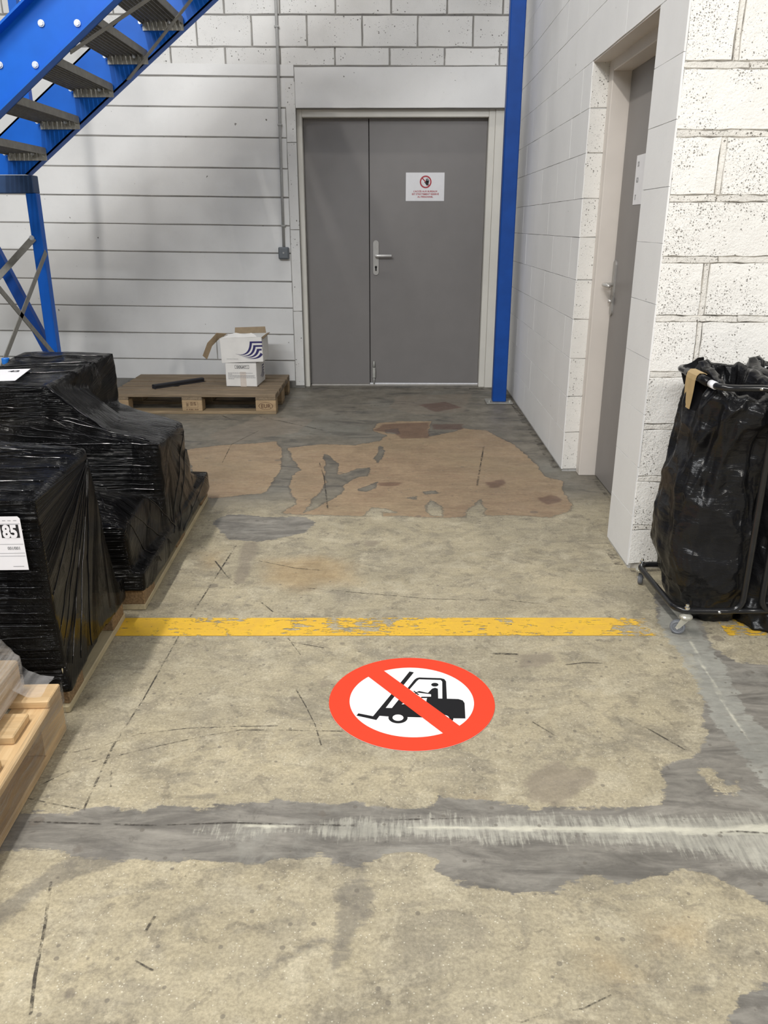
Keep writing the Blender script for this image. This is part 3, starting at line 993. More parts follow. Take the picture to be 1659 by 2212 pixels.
def block(parent, mat, origin, u, n, u0, u1, v0, v1, proud=0.0, depth=0.008, bev=0.006, jit=0.003, nu=None, tilt=0.0):
    """one concrete block: outline ring at the joint, inset ring on the face (u along the wall, v up, n outwards)"""
    u, n = Vector(u), Vector(n)
    up = Vector((0, 0, 1))
    cu, cv = (u0 + u1) / 2, (v0 + v1) / 2
    hu, hv = (u1 - u0) / 2, (v1 - v0) / 2
    nu = nu or max(2, min(9, int(2 * hu / 0.09)))
    nv = 3
    out = []
    for k in range(nu):
        out.append((-hu + 2 * hu * k / nu, -hv))
    for k in range(nv):
        out.append((hu, -hv + 2 * hv * k / nv))
    for k in range(nu):
        out.append((hu - 2 * hu * k / nu, hv))
    for k in range(nv):
        out.append((-hu, hv - 2 * hv * k / nv))
    bm = bmesh.new()
    A, B = [], []
    for (a, b) in out:
        ja, jb = random.uniform(-jit, jit), random.uniform(-jit, jit)
        a2, b2 = a + ja, b + jb
        ia = max(-hu + bev, min(hu - bev, a)) + ja * 0.7
        ib = max(-hv + bev, min(hv - bev, b)) + jb * 0.7
        A.append(bm.verts.new(u * a2 + up * b2 - n * depth))
        B.append(bm.verts.new(u * ia + up * ib + n * proud))
    m = len(out)
    for i in range(m):
        bm.faces.new((A[i], A[(i + 1) % m], B[(i + 1) % m], B[i]))
    bm.faces.new(B)
    bmesh.ops.recalc_face_normals(bm, faces=bm.faces[:])
    f = max(bm.faces, key=lambda q: len(q.verts))
    if f.normal.dot(n) < 0:
        bmesh.ops.reverse_faces(bm, faces=bm.faces[:])
    o = Vector(origin) + u * cu + up * cv
    if tilt:
        for v in bm.verts:
            v.co += up * (-(v.co.dot(u)) * tilt)
        o = o + up * (-(cu - 0.2) * tilt)
    return obj('concrete_block', bm, mat, parent, o)


YW = 6.61          # face of the back wall
YD = 6.742         # face of the double door
XR = 0.92          # face of the right-hand wall
YF = 2.917         # face of the wall that turns towards the camera
XL = -0.745        # left edge of the door recess
ZTOP = 3.7

# back wall: backing with the door recess, course joints recessed between the blocks
wb = boxes([span(-7, XL, YW + 0.006, 7.0, 0, ZTOP), span(XL, 1.3, YW + 0.006, 7.0, 2.092, ZTOP),
            span(XL, 1.3, 6.86, 7.0, 0, 2.092)])
WB = tag(obj('wall_back', wb, M_MORTAR), 'white painted block back wall of the warehouse', None, None, 'structure')
UB, NB = (1, 0, 0), (0, -1, 0)
zs = [-0.004, 0.194, 0.405, 0.615, 0.82, 1.035, 1.239, 1.444, 1.649, 1.862, 2.066, 2.269]
TILT = 0.0125
for i in range(len(zs) - 1):
    z0, z1 = zs[i] + (0.03 if i == 0 else 0.001), zs[i + 1] - 0.0035
    x1 = XL - 0.0718
    if z1 > 2.15:
        x1 = XL - 0.003
    cuts = [-4.2, x1]
    if i == 1:
        cuts = [-4.2, -1.455, x1]
    for a, b in zip(cuts, cuts[1:]):
        block(WB, M_SMOOTH, (0.0, YW, 0.018), UB, NB, a + 0.0015, b - 0.0015, z0, z1,
              proud=random.uniform(0, 0.0015), depth=0.009, bev=0.005, jit=0.0015, nu=16, tilt=TILT)
# jamb rendering beside the recess and over it
for z0, z1 in ((0.02, 0.62), (0.623, 1.24), (1.243, 1.86), (1.863, 2.270)):
    block(WB, M_POROUS, (0, YW, 0), UB, NB, XL - 0.073, XL, z0, z1, proud=0.001, bev=0.002, jit=0.0012)
block(WB, M_SMOOTH, (0, YW, 0), UB, NB, XL - 0.0005, 1.0, 2.094, 2.366, proud=0.001, bev=0.002, jit=0.001, nu=14)
block(WB, M_SMOOTH, (0, YW, 0.018), UB, NB, -4.2, XL - 0.003, 2.273, 2.352, proud=0.001, bev=0.003, jit=0.001, nu=9, tilt=TILT)
# upper courses of single blocks
for z0, z1, off in ((2.355, 2.47, -0.845), (2.477, 2.674, -0.644), (2.682, 2.885, -0.835), (2.893, 3.09, -0.63), (3.1, 3.3, -0.84), (3.31, 3.5, -0.63), (3.51, 3.69, -0.84)):
    k = -8
    while True:
        a = off + k * 0.4
        if a > 0.9:
            break
        block(WB, M_POROUS, (0, YW, 0.016), UB, NB, a + 0.004, min(a + 0.396, 0.95), z0, z1,
              proud=random.uniform(0, 0.002), bev=0.004, jit=0.0022, tilt=0.004)
        k += 1

# right-hand wall with the side door opening (y 3.228 to 4.24)
YN, YJ = 3.228, 4.24
wr = boxes([span(XR + 0.006, 1.30, YJ + 0.006, 6.9, 0, ZTOP), span(XR + 0.006, 1.30, YF + 0.3, YJ + 0.01, 2.0, ZTOP),
            span(XR + 0.006, 1.30, YF + 0.006, YN - 0.004, 0, ZTOP)])
WR = tag(obj('wall_right', wr, M_SMORTAR), 'white painted block wall on the right of the passage', None, None, 'structure')
zr = [0.014, 0.221, 0.416, 0.619, 0.819, 1.014, 1.219, 1.40, 1.605, 1.80, 1.998, 2.20, 2.40, 2.60, 2.80, 3.0, 3.2, 3.4, 3.6]
UR, NR = (0, 1, 0), (-1, 0, 0)
for i in range(len(zr) - 1):
    z0, z1 = zr[i] + 0.0003, zr[i + 1] - 0.0003
    ys = [YJ]
    y = YJ + (0.19 if i % 2 else 0.39)
    while y < 6.55:
        ys.append(y)
        y += 0.5
    ys.append(6.60)
    if z0 > 1.99:
        ys = [2.917, 3.2, 3.68] + ([3.95] if i % 2 else []) + ys[1:]
    for a, b in zip(ys, ys[1:]):
        block(WR, M_SIDE, (XR, 0, 0), UR, NR, a + 0.0001, b - 0.0001, z0, z1, proud=random.uniform(0, 0.0010), bev=0.0012, jit=0.0012, depth=0.0065)
    if z1 < 2.0:
        block(WR, M_SIDE, (XR, 0, 0), UR, NR, YF, YN, z0 - 0.0004, z1 + 0.0004, proud=random.uniform(0, 0.0006), bev=0.0010, jit=0.0010, depth=0.0065)
        # reveal of the far jamb, facing the camera
        block(WR, M_REVEAL, (0, YJ, 0), UB, NB, XR + 0.001, 1.06, z0, z1, proud=random.uniform(0, 0.003), bev=0.003, jit=0.003, depth=0.007)

# wall that turns to the right, facing the camera, rough block
wf = boxes([span(XR + 0.016, 4.6, YF + 0.004, YF + 0.28, 0, ZTOP)])
WF = tag(obj('wall_front', wf, M_CRACK), 'rough white painted block wall behind the refuse bags', None, None, 'structure')
zf = [0.01, 0.173, 0.37, 0.572, 0.768, 0.965, 1.165, 1.362, 1.562, 1.762, 1.96, 2.16, 2.36, 2.56, 2.76, 2.96, 3.16, 3.36]
def bed(u0, u1, v0, v1):
    """smeared mortar between the blocks, nearly flush, with cracks where it has come away"""
    o = block(WF, M_RMORTAR, (0, YF, 0), UB, NB, u0, u1, v0, v1, proud=random.uniform(0.0, 0.003), depth=0.006, bev=0.003, jit=0.0030,
              nu=max(3, int((u1 - u0) / 0.03)))
    o.name = 'mortar_joint'


for i in range(len(zf) - 1):
    z0, z1 = zf[i] + 0.011, zf[i + 1] - 0.011
    xs = [XR + 0.004]
    x = 1.087 if i % 2 else (1.085 if i in (4, 9) else 1.32)
    if i == 5:
        x = 1.083
    while x < 4.5:
        xs.append(x)
        x += 0.41
    xs.append(4.6)
    for a, b in zip(xs, xs[1:]):
        ga = 0.010 if a > 1 else 0.0
        block(WF, M_ROUGH, (0, YF, 0), UB, NB, a + ga, b - 0.010, z0, z1, proud=random.uniform(0, 0.0025), depth=0.006, bev=0.003, jit=0.0030,
              nu=max(3, int((b - a) / 0.035)) if b - a < 0.5 else 8)
        if a > 1 and a < 2.0:
            bed(a - 0.010, a + 0.010, z0, z1)
    x = XR + 0.004
    while x < 2.2:
        x2 = x + random.uniform(0.16, 0.34)
        bed(x, x2, zf[i + 1] - 0.011, zf[i + 1] + 0.011)
        x = x2

# ------------------------------------------------------------ double door in the recess
D1 = empty('door_1', (0, YD, 0))
tag(D1, 'grey double door with a paper notice at the end of the passage', None, None, 'structure')


def loc_box(x0, x1, y0, y1, z0, z1, base, bev=0.0):
    c, s = span(x0, x1, y0, y1, z0, z1)
    return box((c[0] - base[0], c[1] - base[1], c[2] - base[2]), s, bev)


b0 = (0, YD, 0)
obj('door_leaf', loc_box(-0.705, -0.207, YD, YD + 0.045, 0.012, 2.038, b0, 0.002), M_DOOR, D1)
obj('door_leaf', loc_box(-0.201, 0.700, YD, YD + 0.045, 0.022, 2.038, b0, 0.002), M_DOOR, D1)
obj('door_gap', loc_box(-0.71, 0.705, YD + 0.02, YD + 0.06, 0.0, 2.04, b0), M_DARK, D1)
obj('threshold', loc_box(-0.70, 0.70, YD - 0.008, YD + 0.05, 0.0, 0.011, b0), M_STEEL, D1)
obj('weather_strip', loc_box(-0.205, 0.70, YD - 0.004, YD + 0.001, 0.011, 0.021, b0), M_WTAPE, D1, )
fr = boxes([span(-0.757, -0.707, 6.665, 6.80, 0, 2.10), span(0.702, 0.750, 6.665, 6.80, 0, 2.10), span(-0.7068, 0.7018, 6.668, 6.80, 2.04, 2.094)], 0.003)
bmesh.ops.translate(fr, verts=fr.verts[:], vec=(0, -YD, 0))
obj('door_frame', fr, M_FRAME, D1)
hd = empty('door_handle', (-0.153, 0, 1.045))
hd.parent = D1
hb = bmesh.new()
pl = [(0.022 * math.cos(a), 0.094 + 0.022 * math.sin(a)) for a in [PI * k / 8 for k in range(9)]] + [(0.022 * math.cos(a), -0.128 + 0.022 * math.sin(a)) for a in [PI + PI * k / 8 for k in range(9)]]
obj('handle_plate', prism(pl, 0, 0.008), M_PLATE, hd, (0, 0, 0), R_FACE)
obj('lever', tube(fillet([(0, 0, 0), (0, -0.052, 0), (0.125, -0.052, 0)], 0.012, 4), 0.0095, 10), M_LEVER, hd, smooth=True)
kh = flat(disc_poly(0, -0.088, 0.0095, 16) + [[(-0.006, -0.118), (0.006, -0.118), (0.006, -0.09), (-0.006, -0.09)]], 0.0085)
obj('keyhole', kh, M_DARK, hd, (0, 0, 0), R_FACE)
bt = empty('floor_bolt', (-0.172, -0.003, 0))
bt.parent = D1
obj('bolt_sleeve', box((0, -0.010, 0.108), (0.024, 0.022, 0.085), 0.003), M_GALV, bt)
obj('bolt_rod', cyl((0, -0.010, 0.012), (0, -0.010, 0.07), 0.006, 8), M_GALV, bt, smooth=True)
obj('bolt_knob', cyl((0, -0.014, 0.155), (0, -0.014, 0.205), 0.010, 10, 0.005), M_GALV, bt, smooth=True)

tp = tag(obj('trim_1', loc_box(0.751, XR + 0.004, 6.66, 6.86, 0.0, 2.092, (0, 0, 0)), M_FRAME), 'cream filler panel between the double door and the right wall', None, None, 'structure')

# notice on the double door
NT = empty('door_notice', (0.232, YD - 0.001, 1.556), 'white paper no-entry notice with red lettering taped to the grey double door', 'notice')
obj('paper', box((0, -0.0006, 0), (0.300, 0.0012, 0.206)), M_PAPER, NT)
Z1, Z2, Z3 = -0.0022, -0.0028, -0.0034
obj('prohibition_ring', flat(ring_poly(0, 0, 0.0355, 0.0455, 48)), M_RED, NT, (0.004, Z2, 0.036), R_FACE)
ca = math.radians(-45)
obj('prohibition_bar', flat([[(-0.037, -0.004), (0.037, -0.004), (0.037, 0.004), (-0.037, 0.004)]]), M_RED, NT, (0.004, Z1, 0.036), (PI / 2, -ca, 0))
hand = []


def stroke(a, b, w0, w1=None):
    w1 = w0 if w1 is None else w1
    a, b = Vector(a), Vector(b)
    t = (b - a).normalized()
    n = Vector((-t.y, t.x))
    p = [a + n * w0 / 2, a - n * w0 / 2]
    for k in range(7):
        an = -PI / 2 + PI * k / 6
        p.append(b + t * math.cos(an) * w1 / 2 + n * math.sin(an) * w1 / 2)
    return [(v.x, v.y) for v in p]


for a_, b_ in (((0.004, 0.0), (0.004, 0.022)), ((0.010, 0.0), (0.012, 0.026)), ((0.016, 0.0), (0.0195, 0.022)), ((0.02, -0.004), (0.0265, 0.012)), ((0.004, -0.012), (-0.008, 0.0))):
    hand.append(stroke(a_, b_, 0.006, 0.005))
hand += disc_poly(0.012, -0.008, 0.0115, 20, 0.016)
obj('hand_symbol', flat(hand), M_INK, NT, (0.004, Z3, 0.034), R_FACE)
face = [stroke(a_, b_, 0.0012) for a_, b_ in (((-0.026, 0.004), (-0.030, -0.004)), ((-0.030, -0.004), (-0.026, -0.008)), ((-0.026, -0.008), (-0.024, -0.016)), ((-0.018, -0.006), (-0.014, -0.008)), ((-0.020, -0.024), (-0.012, -0.018)))]
obj('face_outline', flat(face), M_GREYINK, NT, (0.004, Z2, 0.034), R_FACE)
for t_, zz in (("L'ACCÈS AUX BUREAUX", -0.0385), ("EST STRICTEMENT RESERVÉ", -0.0585), ("AU PERSONNEL", -0.0785)):
    obj('lettering', text_mesh(t_, 0.0172, 0.0004), M_RED, NT, (0.003, Z1, zz), R_FACE)

# ------------------------------------------------------------ side door
XD = 1.085
D2 = empty('door_2', (XD, 3.75, 0))
tag(D2, 'grey door set back in the right-hand wall opening', None, None, 'structure')
b2 = (XD, 3.75, 0)
obj('door_leaf', loc_box(XD, XD + 0.045, 3.26, 4.16, 0.008, 1.945, b2, 0.002), M_DOOR2, D2)
f2 = boxes([span(1.000, 1.16, 4.165, 4.239, 0, 2.0), span(1.000, 1.16, 3.236, 3.262, 0, 2.0), span(1.000, 1.16, 3.262, 4.165, 1.945, 1.999)], 0.003)
bmesh.ops.translate(f2, verts=f2.verts[:], vec=(-XD, -3.75, 0))
obj('door_frame', f2, M_FRAME2, D2)
obj('lintel_soffit', loc_box(XR + 0.004, 1.0, YN, YJ, 1.993, 2.0, b2), M_FRAME2, D2)
h2 = empty('door_handle', (0, 4.125 - 3.75, 1.0))
h2.parent = D2
obj('handle_plate', prism(pl, 0, 0.008), M_PLATE, h2, (0, 0, 0), R_LEFT)
obj('lever', tube(fillet([(0, 0, 0), (-0.055, 0, 0), (-0.055, -0.12, 0)], 0.012, 4), 0.0095, 10), M_STEEL, h2, smooth=True)
obj('lock_cylinder', cyl((-0.001, 0, -0.08), (-0.022, 0, -0.08), 0.009, 12), M_STEEL, h2, smooth=True)
NS = empty('side_door_notice', (XD - 0.001, 3.79, 1.467), 'white printed sheet half hidden on the side door behind the wall corner', 'notice')
obj('paper', box((-0.0006, 0, 0), (0.0012, 0.28, 0.206)), M_PAPER, NS)
for k, (zz, t_) in enumerate(((0.066, 'SORTIE'), (0.0, 'SORTIE'), (-0.072, 'ICI'))):
    obj('lettering', text_mesh('SO' if k == 0 else ('GO' if k == 1 else 'IT'), 0.030, 0.0006, 'LEFT', 0.7), M_GREYINK, NS, (-0.002, 0.115, zz - 0.01), R_LEFT)

# ------------------------------------------------------------ conduit and junction box
CD = empty('cable_conduit', (-0.872, YW, 0), 'grey plastic conduit running up the back wall to the left of the door', 'conduit')
obj('pipe', tube([(0.018, -0.016, 3.6), (0.012, -0.016, 2.4), (0.004, -0.016, 1.6), (0.0, -0.016, 1.115)], 0.0105, 10), M_CONDUIT, CD, smooth=True)
for zz in (1.27, 1.98, 2.62):
    obj('clip', box((0.004 + 0.006 * (zz - 1.2), -0.013, zz), (0.034, 0.030, 0.014), 0.003), M_CONDUIT, CD)
JB = empty('junction_box', (-0.872, YW - 0.001, 1.068), 'small dark grey square box at the lower end of the wall conduit', 'junction box')
obj('body', box((0, -0.020, 0), (0.082, 0.040, 0.090), 0.006), M_JBOX, JB)
obj('cover', box((0, -0.042, 0), (0.068, 0.006, 0.074), 0.003), M_JBOX, JB)
obj('screw', cyl((0, -0.045, 0.003), (0, -0.048, 0.003), 0.007, 10), M_CONDUIT, JB)

# ------------------------------------------------------------ blue post by the right wall
PO = empty('steel_post', (0.797, 6.065, 0), 'tall blue painted square steel post standing before the double door', 'post')
obj('shaft', box((0, 0, 1.86), (0.102, 0.09, 3.70), 0.006), M_BLUED, PO)
obj('base_plate', box((0, 0, 0.006), (0.20, 0.17, 0.010), 0.002), M_GALVD, PO)
for sx in (-1, 1):
    obj('anchor_bolt', cyl((0.077 * sx, -0.06, 0.011), (0.077 * sx, -0.06, 0.026), 0.008, 8), M_GALV, PO)

# ------------------------------------------------------------ floor sticker
SCX, SCY, SR = 0.0531, 1.9714, 0.2355
FK_MAST = [[(-0.1492, -0.0679), (-0.1081, -0.0814), (-0.0591, 0.0275), (-0.0035, 0.1550), (0.0099, 0.1504), (-0.0456, 0.0258), (-0.0986, -0.0996), (-0.1542, -0.0792)]]
FK_BODY = [[(-0.0926, -0.0790), (-0.0752, -0.0406), (-0.0562, -0.0409), (-0.0349, 0.0059), (-0.0223, -0.0130), (-0.0290, -0.0225), (0.0410, -0.0122), (0.0433, 0.0070), (0.0585, 0.0096), (0.1338, 0.0069), (0.1457, -0.0001), (0.1499, -0.0137), (0.1460, -0.0892), (0.1106, -0.0886), (0.1069, -0.0969), (0.0222, -0.0853), (-0.0650, -0.0825)]]
FK_CAB = [[(-0.0113, 0.0603), (0.0104, 0.1086), (0.0169, 0.1172), (0.0247, 0.1213), (0.0895, 0.1182), (0.0997, 0.1131), (0.1042, 0.1001), (0.1010, 0.0065), (0.0880, 0.0075), (0.0927, 0.0987), (0.0890, 0.1077), (0.0244, 0.1108), (0.0179, 0.1022), (-0.0062, 0.0529)]]
FK_DRIVER = [[(0.0807, 0.0818), (0.0802, 0.0791), (0.0790, 0.0767), (0.0772, 0.0745), (0.0749, 0.0729), (0.0723, 0.0719), (0.0695, 0.0715), (0.0667, 0.0718), (0.0642, 0.0728), (0.0621, 0.0743), (0.0604, 0.0764), (0.0595, 0.0789), (0.0592, 0.0815), (0.0597, 0.0842), (0.0609, 0.0867), (0.0627, 0.0888), (0.0650, 0.0905), (0.0676, 0.0915), (0.0704, 0.0919), (0.0732, 0.0916), (0.0757, 0.0906), (0.0779, 0.0890), (0.0795, 0.0869), (0.0804, 0.0844)],
    [(0.0479, 0.0374), (0.0607, 0.0600), (0.0695, 0.0652), (0.0779, 0.0602), (0.0762, 0.0074), (0.0433, 0.0070), (0.0451, 0.0106), (0.0250, 0.0103), (0.0292, 0.0176), (0.0562, 0.0180), (0.0567, 0.0290), (0.0544, 0.0308), (0.0190, 0.0383), (0.0171, 0.0432), (0.0227, 0.0470)],
    [(0.0056, 0.0456), (0.0090, 0.0481), (0.0228, 0.0279), (0.0187, 0.0254)],
    [(0.0070, 0.0326), (0.0174, 0.0432), (0.0190, 0.0395), (0.0093, 0.0296)]]
FK_WHEELS = [(-0.0392, -0.0878), (0.0865, -0.0878)]
RBAR = [(-0.0958, 0.1770), (0.1387, -0.1392), (0.0925, -0.1743), (-0.1420, 0.1430)]

ST = empty('floor_sticker', (SCX, SCY, 0.0018), 'round red and white no-forklift sticker stuck on the concrete floor', 'sticker')
obj('backing_disc', prism([(SR * math.cos(2 * PI * k / 96), SR * math.sin(2 * PI * k / 96)) for k in range(96)], -0.0004, 0.0002), M_STK_WHITE, ST)
obj('red_ring', flat(ring_poly(0, 0, SR * 0.752, SR * 1.0005, 96), 0.0008), M_STK_RED, ST)
fk = empty('forklift_symbol', (0, 0, 0))
fk.parent = ST
obj('truck_body', flat(FK_BODY, 0.0005), M_STK_BLACK, fk)
obj('mast_and_fork', flat(FK_MAST, 0.00052), M_STK_BLACK, fk)
obj('cab_frame', flat(FK_CAB, 0.00054), M_STK_BLACK, fk)
obj('driver', flat(FK_DRIVER, 0.00056), M_STK_BLACK, fk)
for (wx, wy) in FK_WHEELS:
    obj('tyre', flat(disc_poly(wx, wy, 0.0265, 32, 0.0265), 0.00058), M_STK_BLACK, fk)
    obj('wheel_disc', flat(disc_poly(wx, wy, 0.0150, 32, 0.0150), 0.0006), M_STK_WHITE, fk)
obj('red_bar', flat([RBAR], 0.0010), M_STK_RED, ST)

# ------------------------------------------------------------ pallets
BOARD = {}


def plank_mesh(s, bev=0.003, key=None):
    k = (round(s[0], 3), round(s[1], 3), round(s[2], 3), key)
    if k not in BOARD:
        bm = box((0, 0, 0), s, bev)
        me = bpy.data.meshes.new('plank')
        bm.to_mesh(me)
        bm.free()
        BOARD[k] = me
    return BOARD[k]


def plank(name, parent, c, s, mat, along='x', rz=0.0):
    """board with its grain along local x"""
    if along == 'y':
        me = plank_mesh((s[1], s[0], s[2]), key=mat.name)
        rot = (0, 0, PI / 2 + rz)
    else:
        me = plank_mesh(s, key=mat.name)
        rot = (0, 0, rz)
    return obj(name, me, mat, parent, c, rot)


def pallet(name, loc, rotz, length, width, label, mtop, mblk, mbot, deck='long', nblk=3, group=None, gap_boards=None):
    """four-way pallet, long side on local x; origin at the middle of its footprint"""
    root = empty(name, loc, label, 'pallet', rotz, group)
    T = 0.022
    hb = 0.078
    z = 0.0
    wb_ = 0.10
    ends = [-width / 2 + wb_ / 2, 0, width / 2 - wb_ / 2]
    for k, y in enumerate(ends):
        w = wb_ if k != 1 else 0.145
        plank('bottom_board', root, (0, y, T / 2), (length, w, T), mbot)
        xs = [-length / 2 + 0.0725, 0, length / 2 - 0.0725] if nblk == 3 else [-length / 2 + 0.0725, length / 2 - 0.0725]
        for x in xs:
            plank('block', root, (x, y, T + hb / 2), (0.145 if nblk == 3 else 0.12, w, hb), mblk)
    zz = T + hb
    if deck == 'long':
        xs = [-length / 2 + 0.0725, 0, length / 2 - 0.0725] if nblk == 3 else [-length / 2 + 0.0725, length / 2 - 0.0725]
        for x in xs:
            plank('stringer_board', root, (x, 0, zz + T / 2), (0.145, width, T), mtop, 'y')
        zz += T
        ws = [0.145, 0.10, 0.145, 0.10, 0.145]
        g = (width - sum(ws)) / 4
        y = -width / 2
        for w in ws:
            plank('deck_board', root, (0, y + w / 2, zz + T / 2), (length, w, T), mtop)
            y += w + g
    else:
        for k, y in enumerate(ends):
            plank('stringer_board', root, (0, y, zz + T / 2), (length, 0.10 if k != 1 else 0.145, T), mtop)
        zz += T
        for x, w, inset in gap_boards:
            plank('deck_board', root, (x, inset / 2, zz + T / 2), (w, width - abs(inset), T), mtop, 'y')
    return root


EU = pallet('wooden_pallet', (-1.445, 6.025, 0), 0.0, 1.2, 0.8, 'worn brown wooden pallet against the back wall carrying two white cartons', W_OLD, W_BLK, W_OLDEDGE)
# branded stamps on two of its blocks
FR = -0.4005
ob = obj('stamp', flat(ring_poly(0, 0, 0.047, 0.051, 40, 0.52), 0), M_STAMP, EU, (0.5275, FR, 0.060), R_FACE)
obj('stamp', text_mesh('EUR', 0.040, 0.0006, xscale=0.95), M_STAMP, EU, (0.5275, FR, 0.046), R_FACE)
fr_ = [[(-0.042, -0.020), (0.042, -0.020), (0.042, -0.0185), (-0.042, -0.0185)], [(-0.042, 0.0185), (0.042, 0.0185), (0.042, 0.020), (-0.042, 0.020)],
       [(-0.042, -0.02), (-0.0405, -0.02), (-0.0405, 0.02), (-0.042, 0.02)], [(0.0405, -0.02), (0.042, -0.02), (0.042, 0.02), (0.0405, 0.02)],
       [(-0.022, -0.02), (-0.021, -0.02), (-0.021, 0.02), (-0.022, 0.02)]]
ear = [stroke((-0.032, -0.014), (-0.032, 0.014), 0.002)] + [stroke((-0.032, -0.010 + 0.007 * q), (-0.032 + sg * 0.006, -0.005 + 0.007 * q), 0.0025) for q in range(3) for sg in (-1, 1)]
obj('stamp', flat(fr_ + ear, 0), M_STAMP, EU, (0.0, FR, 0.068), R_FACE)
for zz, t_ in ((0.075, 'ES-42'), (0.061, '20174')):
    obj('stamp', text_mesh(t_, 0.017, 0.0004), M_STAMP, EU, (0.008, FR, zz), R_FACE)
obj('stamp', text_mesh('A  0158 1 23 8', 0.014, 0.0004), M_STAMP, EU, (0.0, FR, 0.029), R_FACE)

STK = empty('foam_stick', (-1.62, 5.966, 0.144), 'black foam edge strip lying on the brown pallet', 'edge strip', math.radians(45))
sb = bmesh.new()
pr = [(0.020, 0.004), (0.020, 0.030), (0.012, 0.034), (-0.012, 0.034), (-0.020, 0.030), (-0.020, 0.004)]
for k in range(len(pr)):
    pass
bm_ = prism([(y, z) for y, z in pr], -0.21, 0.21)
obj('profile', bm_, M_STICK, STK, (0, 0, -0.003), (PI / 2, 0, PI / 2))
obj('groove', box((0, -0.0205, 0.014), (0.41, 0.001, 0.008)), M_TUBE, STK)

# ------------------------------------------------------------ two white cartons
BX = empty('carton', (-1.128, 6.06, 0.1445), 'closed white carton with a boxed warning and tape strip standing on the brown pallet', 'carton', math.radians(-3))
obj('body', box((0, 0, 0.085), (0.232, 0.30, 0.170), 0.004), M_CARTON, BX)
obj('top_flap', box((-0.058, 0.0, 0.1715), (0.113, 0.298, 0.003), 0.001, Euler((0, math.radians(1.0), 0))), M_CARTON, BX)
obj('top_flap', box((0.058, 0.0, 0.1725), (0.113, 0.298, 0.003), 0.001, Euler((0, math.radians(-1.6), 0))), M_CARTON, BX)
obj('adhesive_tape', box((0.015, -0.1505, 0.055), (0.045, 0.001, 0.109)), M_CTAPE, BX)
FY = -0.1515
rb_ = [[(-0.052, -0.0135), (0.052, -0.0135), (0.052, -0.0115), (-0.052, -0.0115)], [(-0.052, 0.0115), (0.052, 0.0115), (0.052, 0.0135), (-0.052, 0.0135)],
       [(-0.052, -0.0135), (-0.050, -0.0135), (-0.050, 0.0135), (-0.052, 0.0135)], [(0.050, -0.0135), (0.052, -0.0135), (0.052, 0.0135), (0.050, 0.0135)]]
obj('printed_frame', flat(rb_), M_INK, BX, (0.01, FY, 0.146), R_FACE)
obj('lettering', text_mesh('DOUAT !', 0.0195, 0.0007), M_INK, BX, (0.01, FY, 0.139), R_FACE)
tl = []
for k, w in enumerate((0.185, 0.032, 0.198, 0.196, 0.204, 0.045)):
    zz = 0.099 - 0.0085 * k
    x = -0.097
    while x < -0.097 + w:
        q = random.uniform(0.006, 0.016)
        tl.append([(x, zz), (min(x + q, -0.097 + w), zz), (min(x + q, -0.097 + w), zz + 0.0035), (x, zz + 0.0035)])
        x += q + 0.002
obj('small_print', flat(tl), M_GREYINK, BX, (0, FY, 0), R_FACE)


def swoosh(n, s, mirror=False):
    """wave emblem: n nested strokes, flat at the top right, sweeping down to a point at the lower left"""
    polys = []
    for k in range(n):
        off = k * 0.125
        c = [(1.0 - 0.0 * k, 0.93 - off * 1.45), (0.555 + off * 0.98, 0.93 - off * 1.45 - 0.02)]
        # outer edge and inner edge of the stroke
        x0, y0 = 0.555 + off * 0.98, 0.91 - off * 1.45
        x_end, y_end = 0.02 + off * 0.95 * (1 if k else 0.6), 0.30 - off * 0.55
        xr = 1.0 - (0.03 if k == 2 else (0.10 if k == 3 else 0))
        up_, lo = [], []
        m = 10
        for j in range(m + 1):
            t = j / m
            bx = (1 - t) ** 2 * x0 + 2 * t * (1 - t) * (x0 - 0.03 - 0.02 * k) + t * t * x_end
            by = (1 - t) ** 2 * y0 + 2 * t * (1 - t) * (y_end - 0.17 + 0.03 * k) + t * t * y_end
            w = 0.085 * (1 - t) ** 0.8
            up_.append((bx, by))
            lo.append((bx + w * 0.95, by - w * 0.9 - 0.005))
        if k == 3:
            poly = up_ + lo[::-1]
            polys += [[up_[j], up_[j + 1], lo[j + 1], lo[j]] for j in range(m)]
        else:
            polys.append([(x0, y0), (xr, y0 + 0.012), (xr, y0 - 0.075), (x0 + 0.08, y0 - 0.085)])
            polys += [[up_[j], up_[j + 1], lo[j + 1], lo[j]] for j in range(m)]
    if mirror:
        polys = [[(1 - x, y) for x, y in p] for p in polys]
    return [[(x * s, y * s * 0.72) for x, y in p] for p in polys]


obj('wave_emblem', flat(swoosh(4, 0.15)), M_NAVY, BX, (0.1165, -0.035, 0.032), (PI / 2, 0, PI / 2))

BO = empty('open_carton', (-1.118, 6.045, 0.3195), 'open white carton with dark blue wave emblem and torn brown flaps atop another carton', 'carton', math.radians(-1))
ro = math.radians(-2)
bw, bd, bh, th_ = 0.305, 0.26, 0.178, 0.004
walls = bmesh.new()
add_box(walls, (0, -bd / 2, bh / 2), (bw, th_, bh), 0.001)
add_box(walls, (0, bd / 2, bh / 2), (bw, th_, bh), 0.001)
add_box(walls, (-bw / 2, 0, bh / 2), (th_, bd, bh), 0.001)
add_box(walls, (bw / 2, 0, bh / 2), (th_, bd, bh), 0.001)
add_box(walls, (0, 0, 0.003), (bw, bd, 0.005))
bod = obj('body', walls, M_CARTON, BO, (0, 0, 0.004), (0, ro, 0))


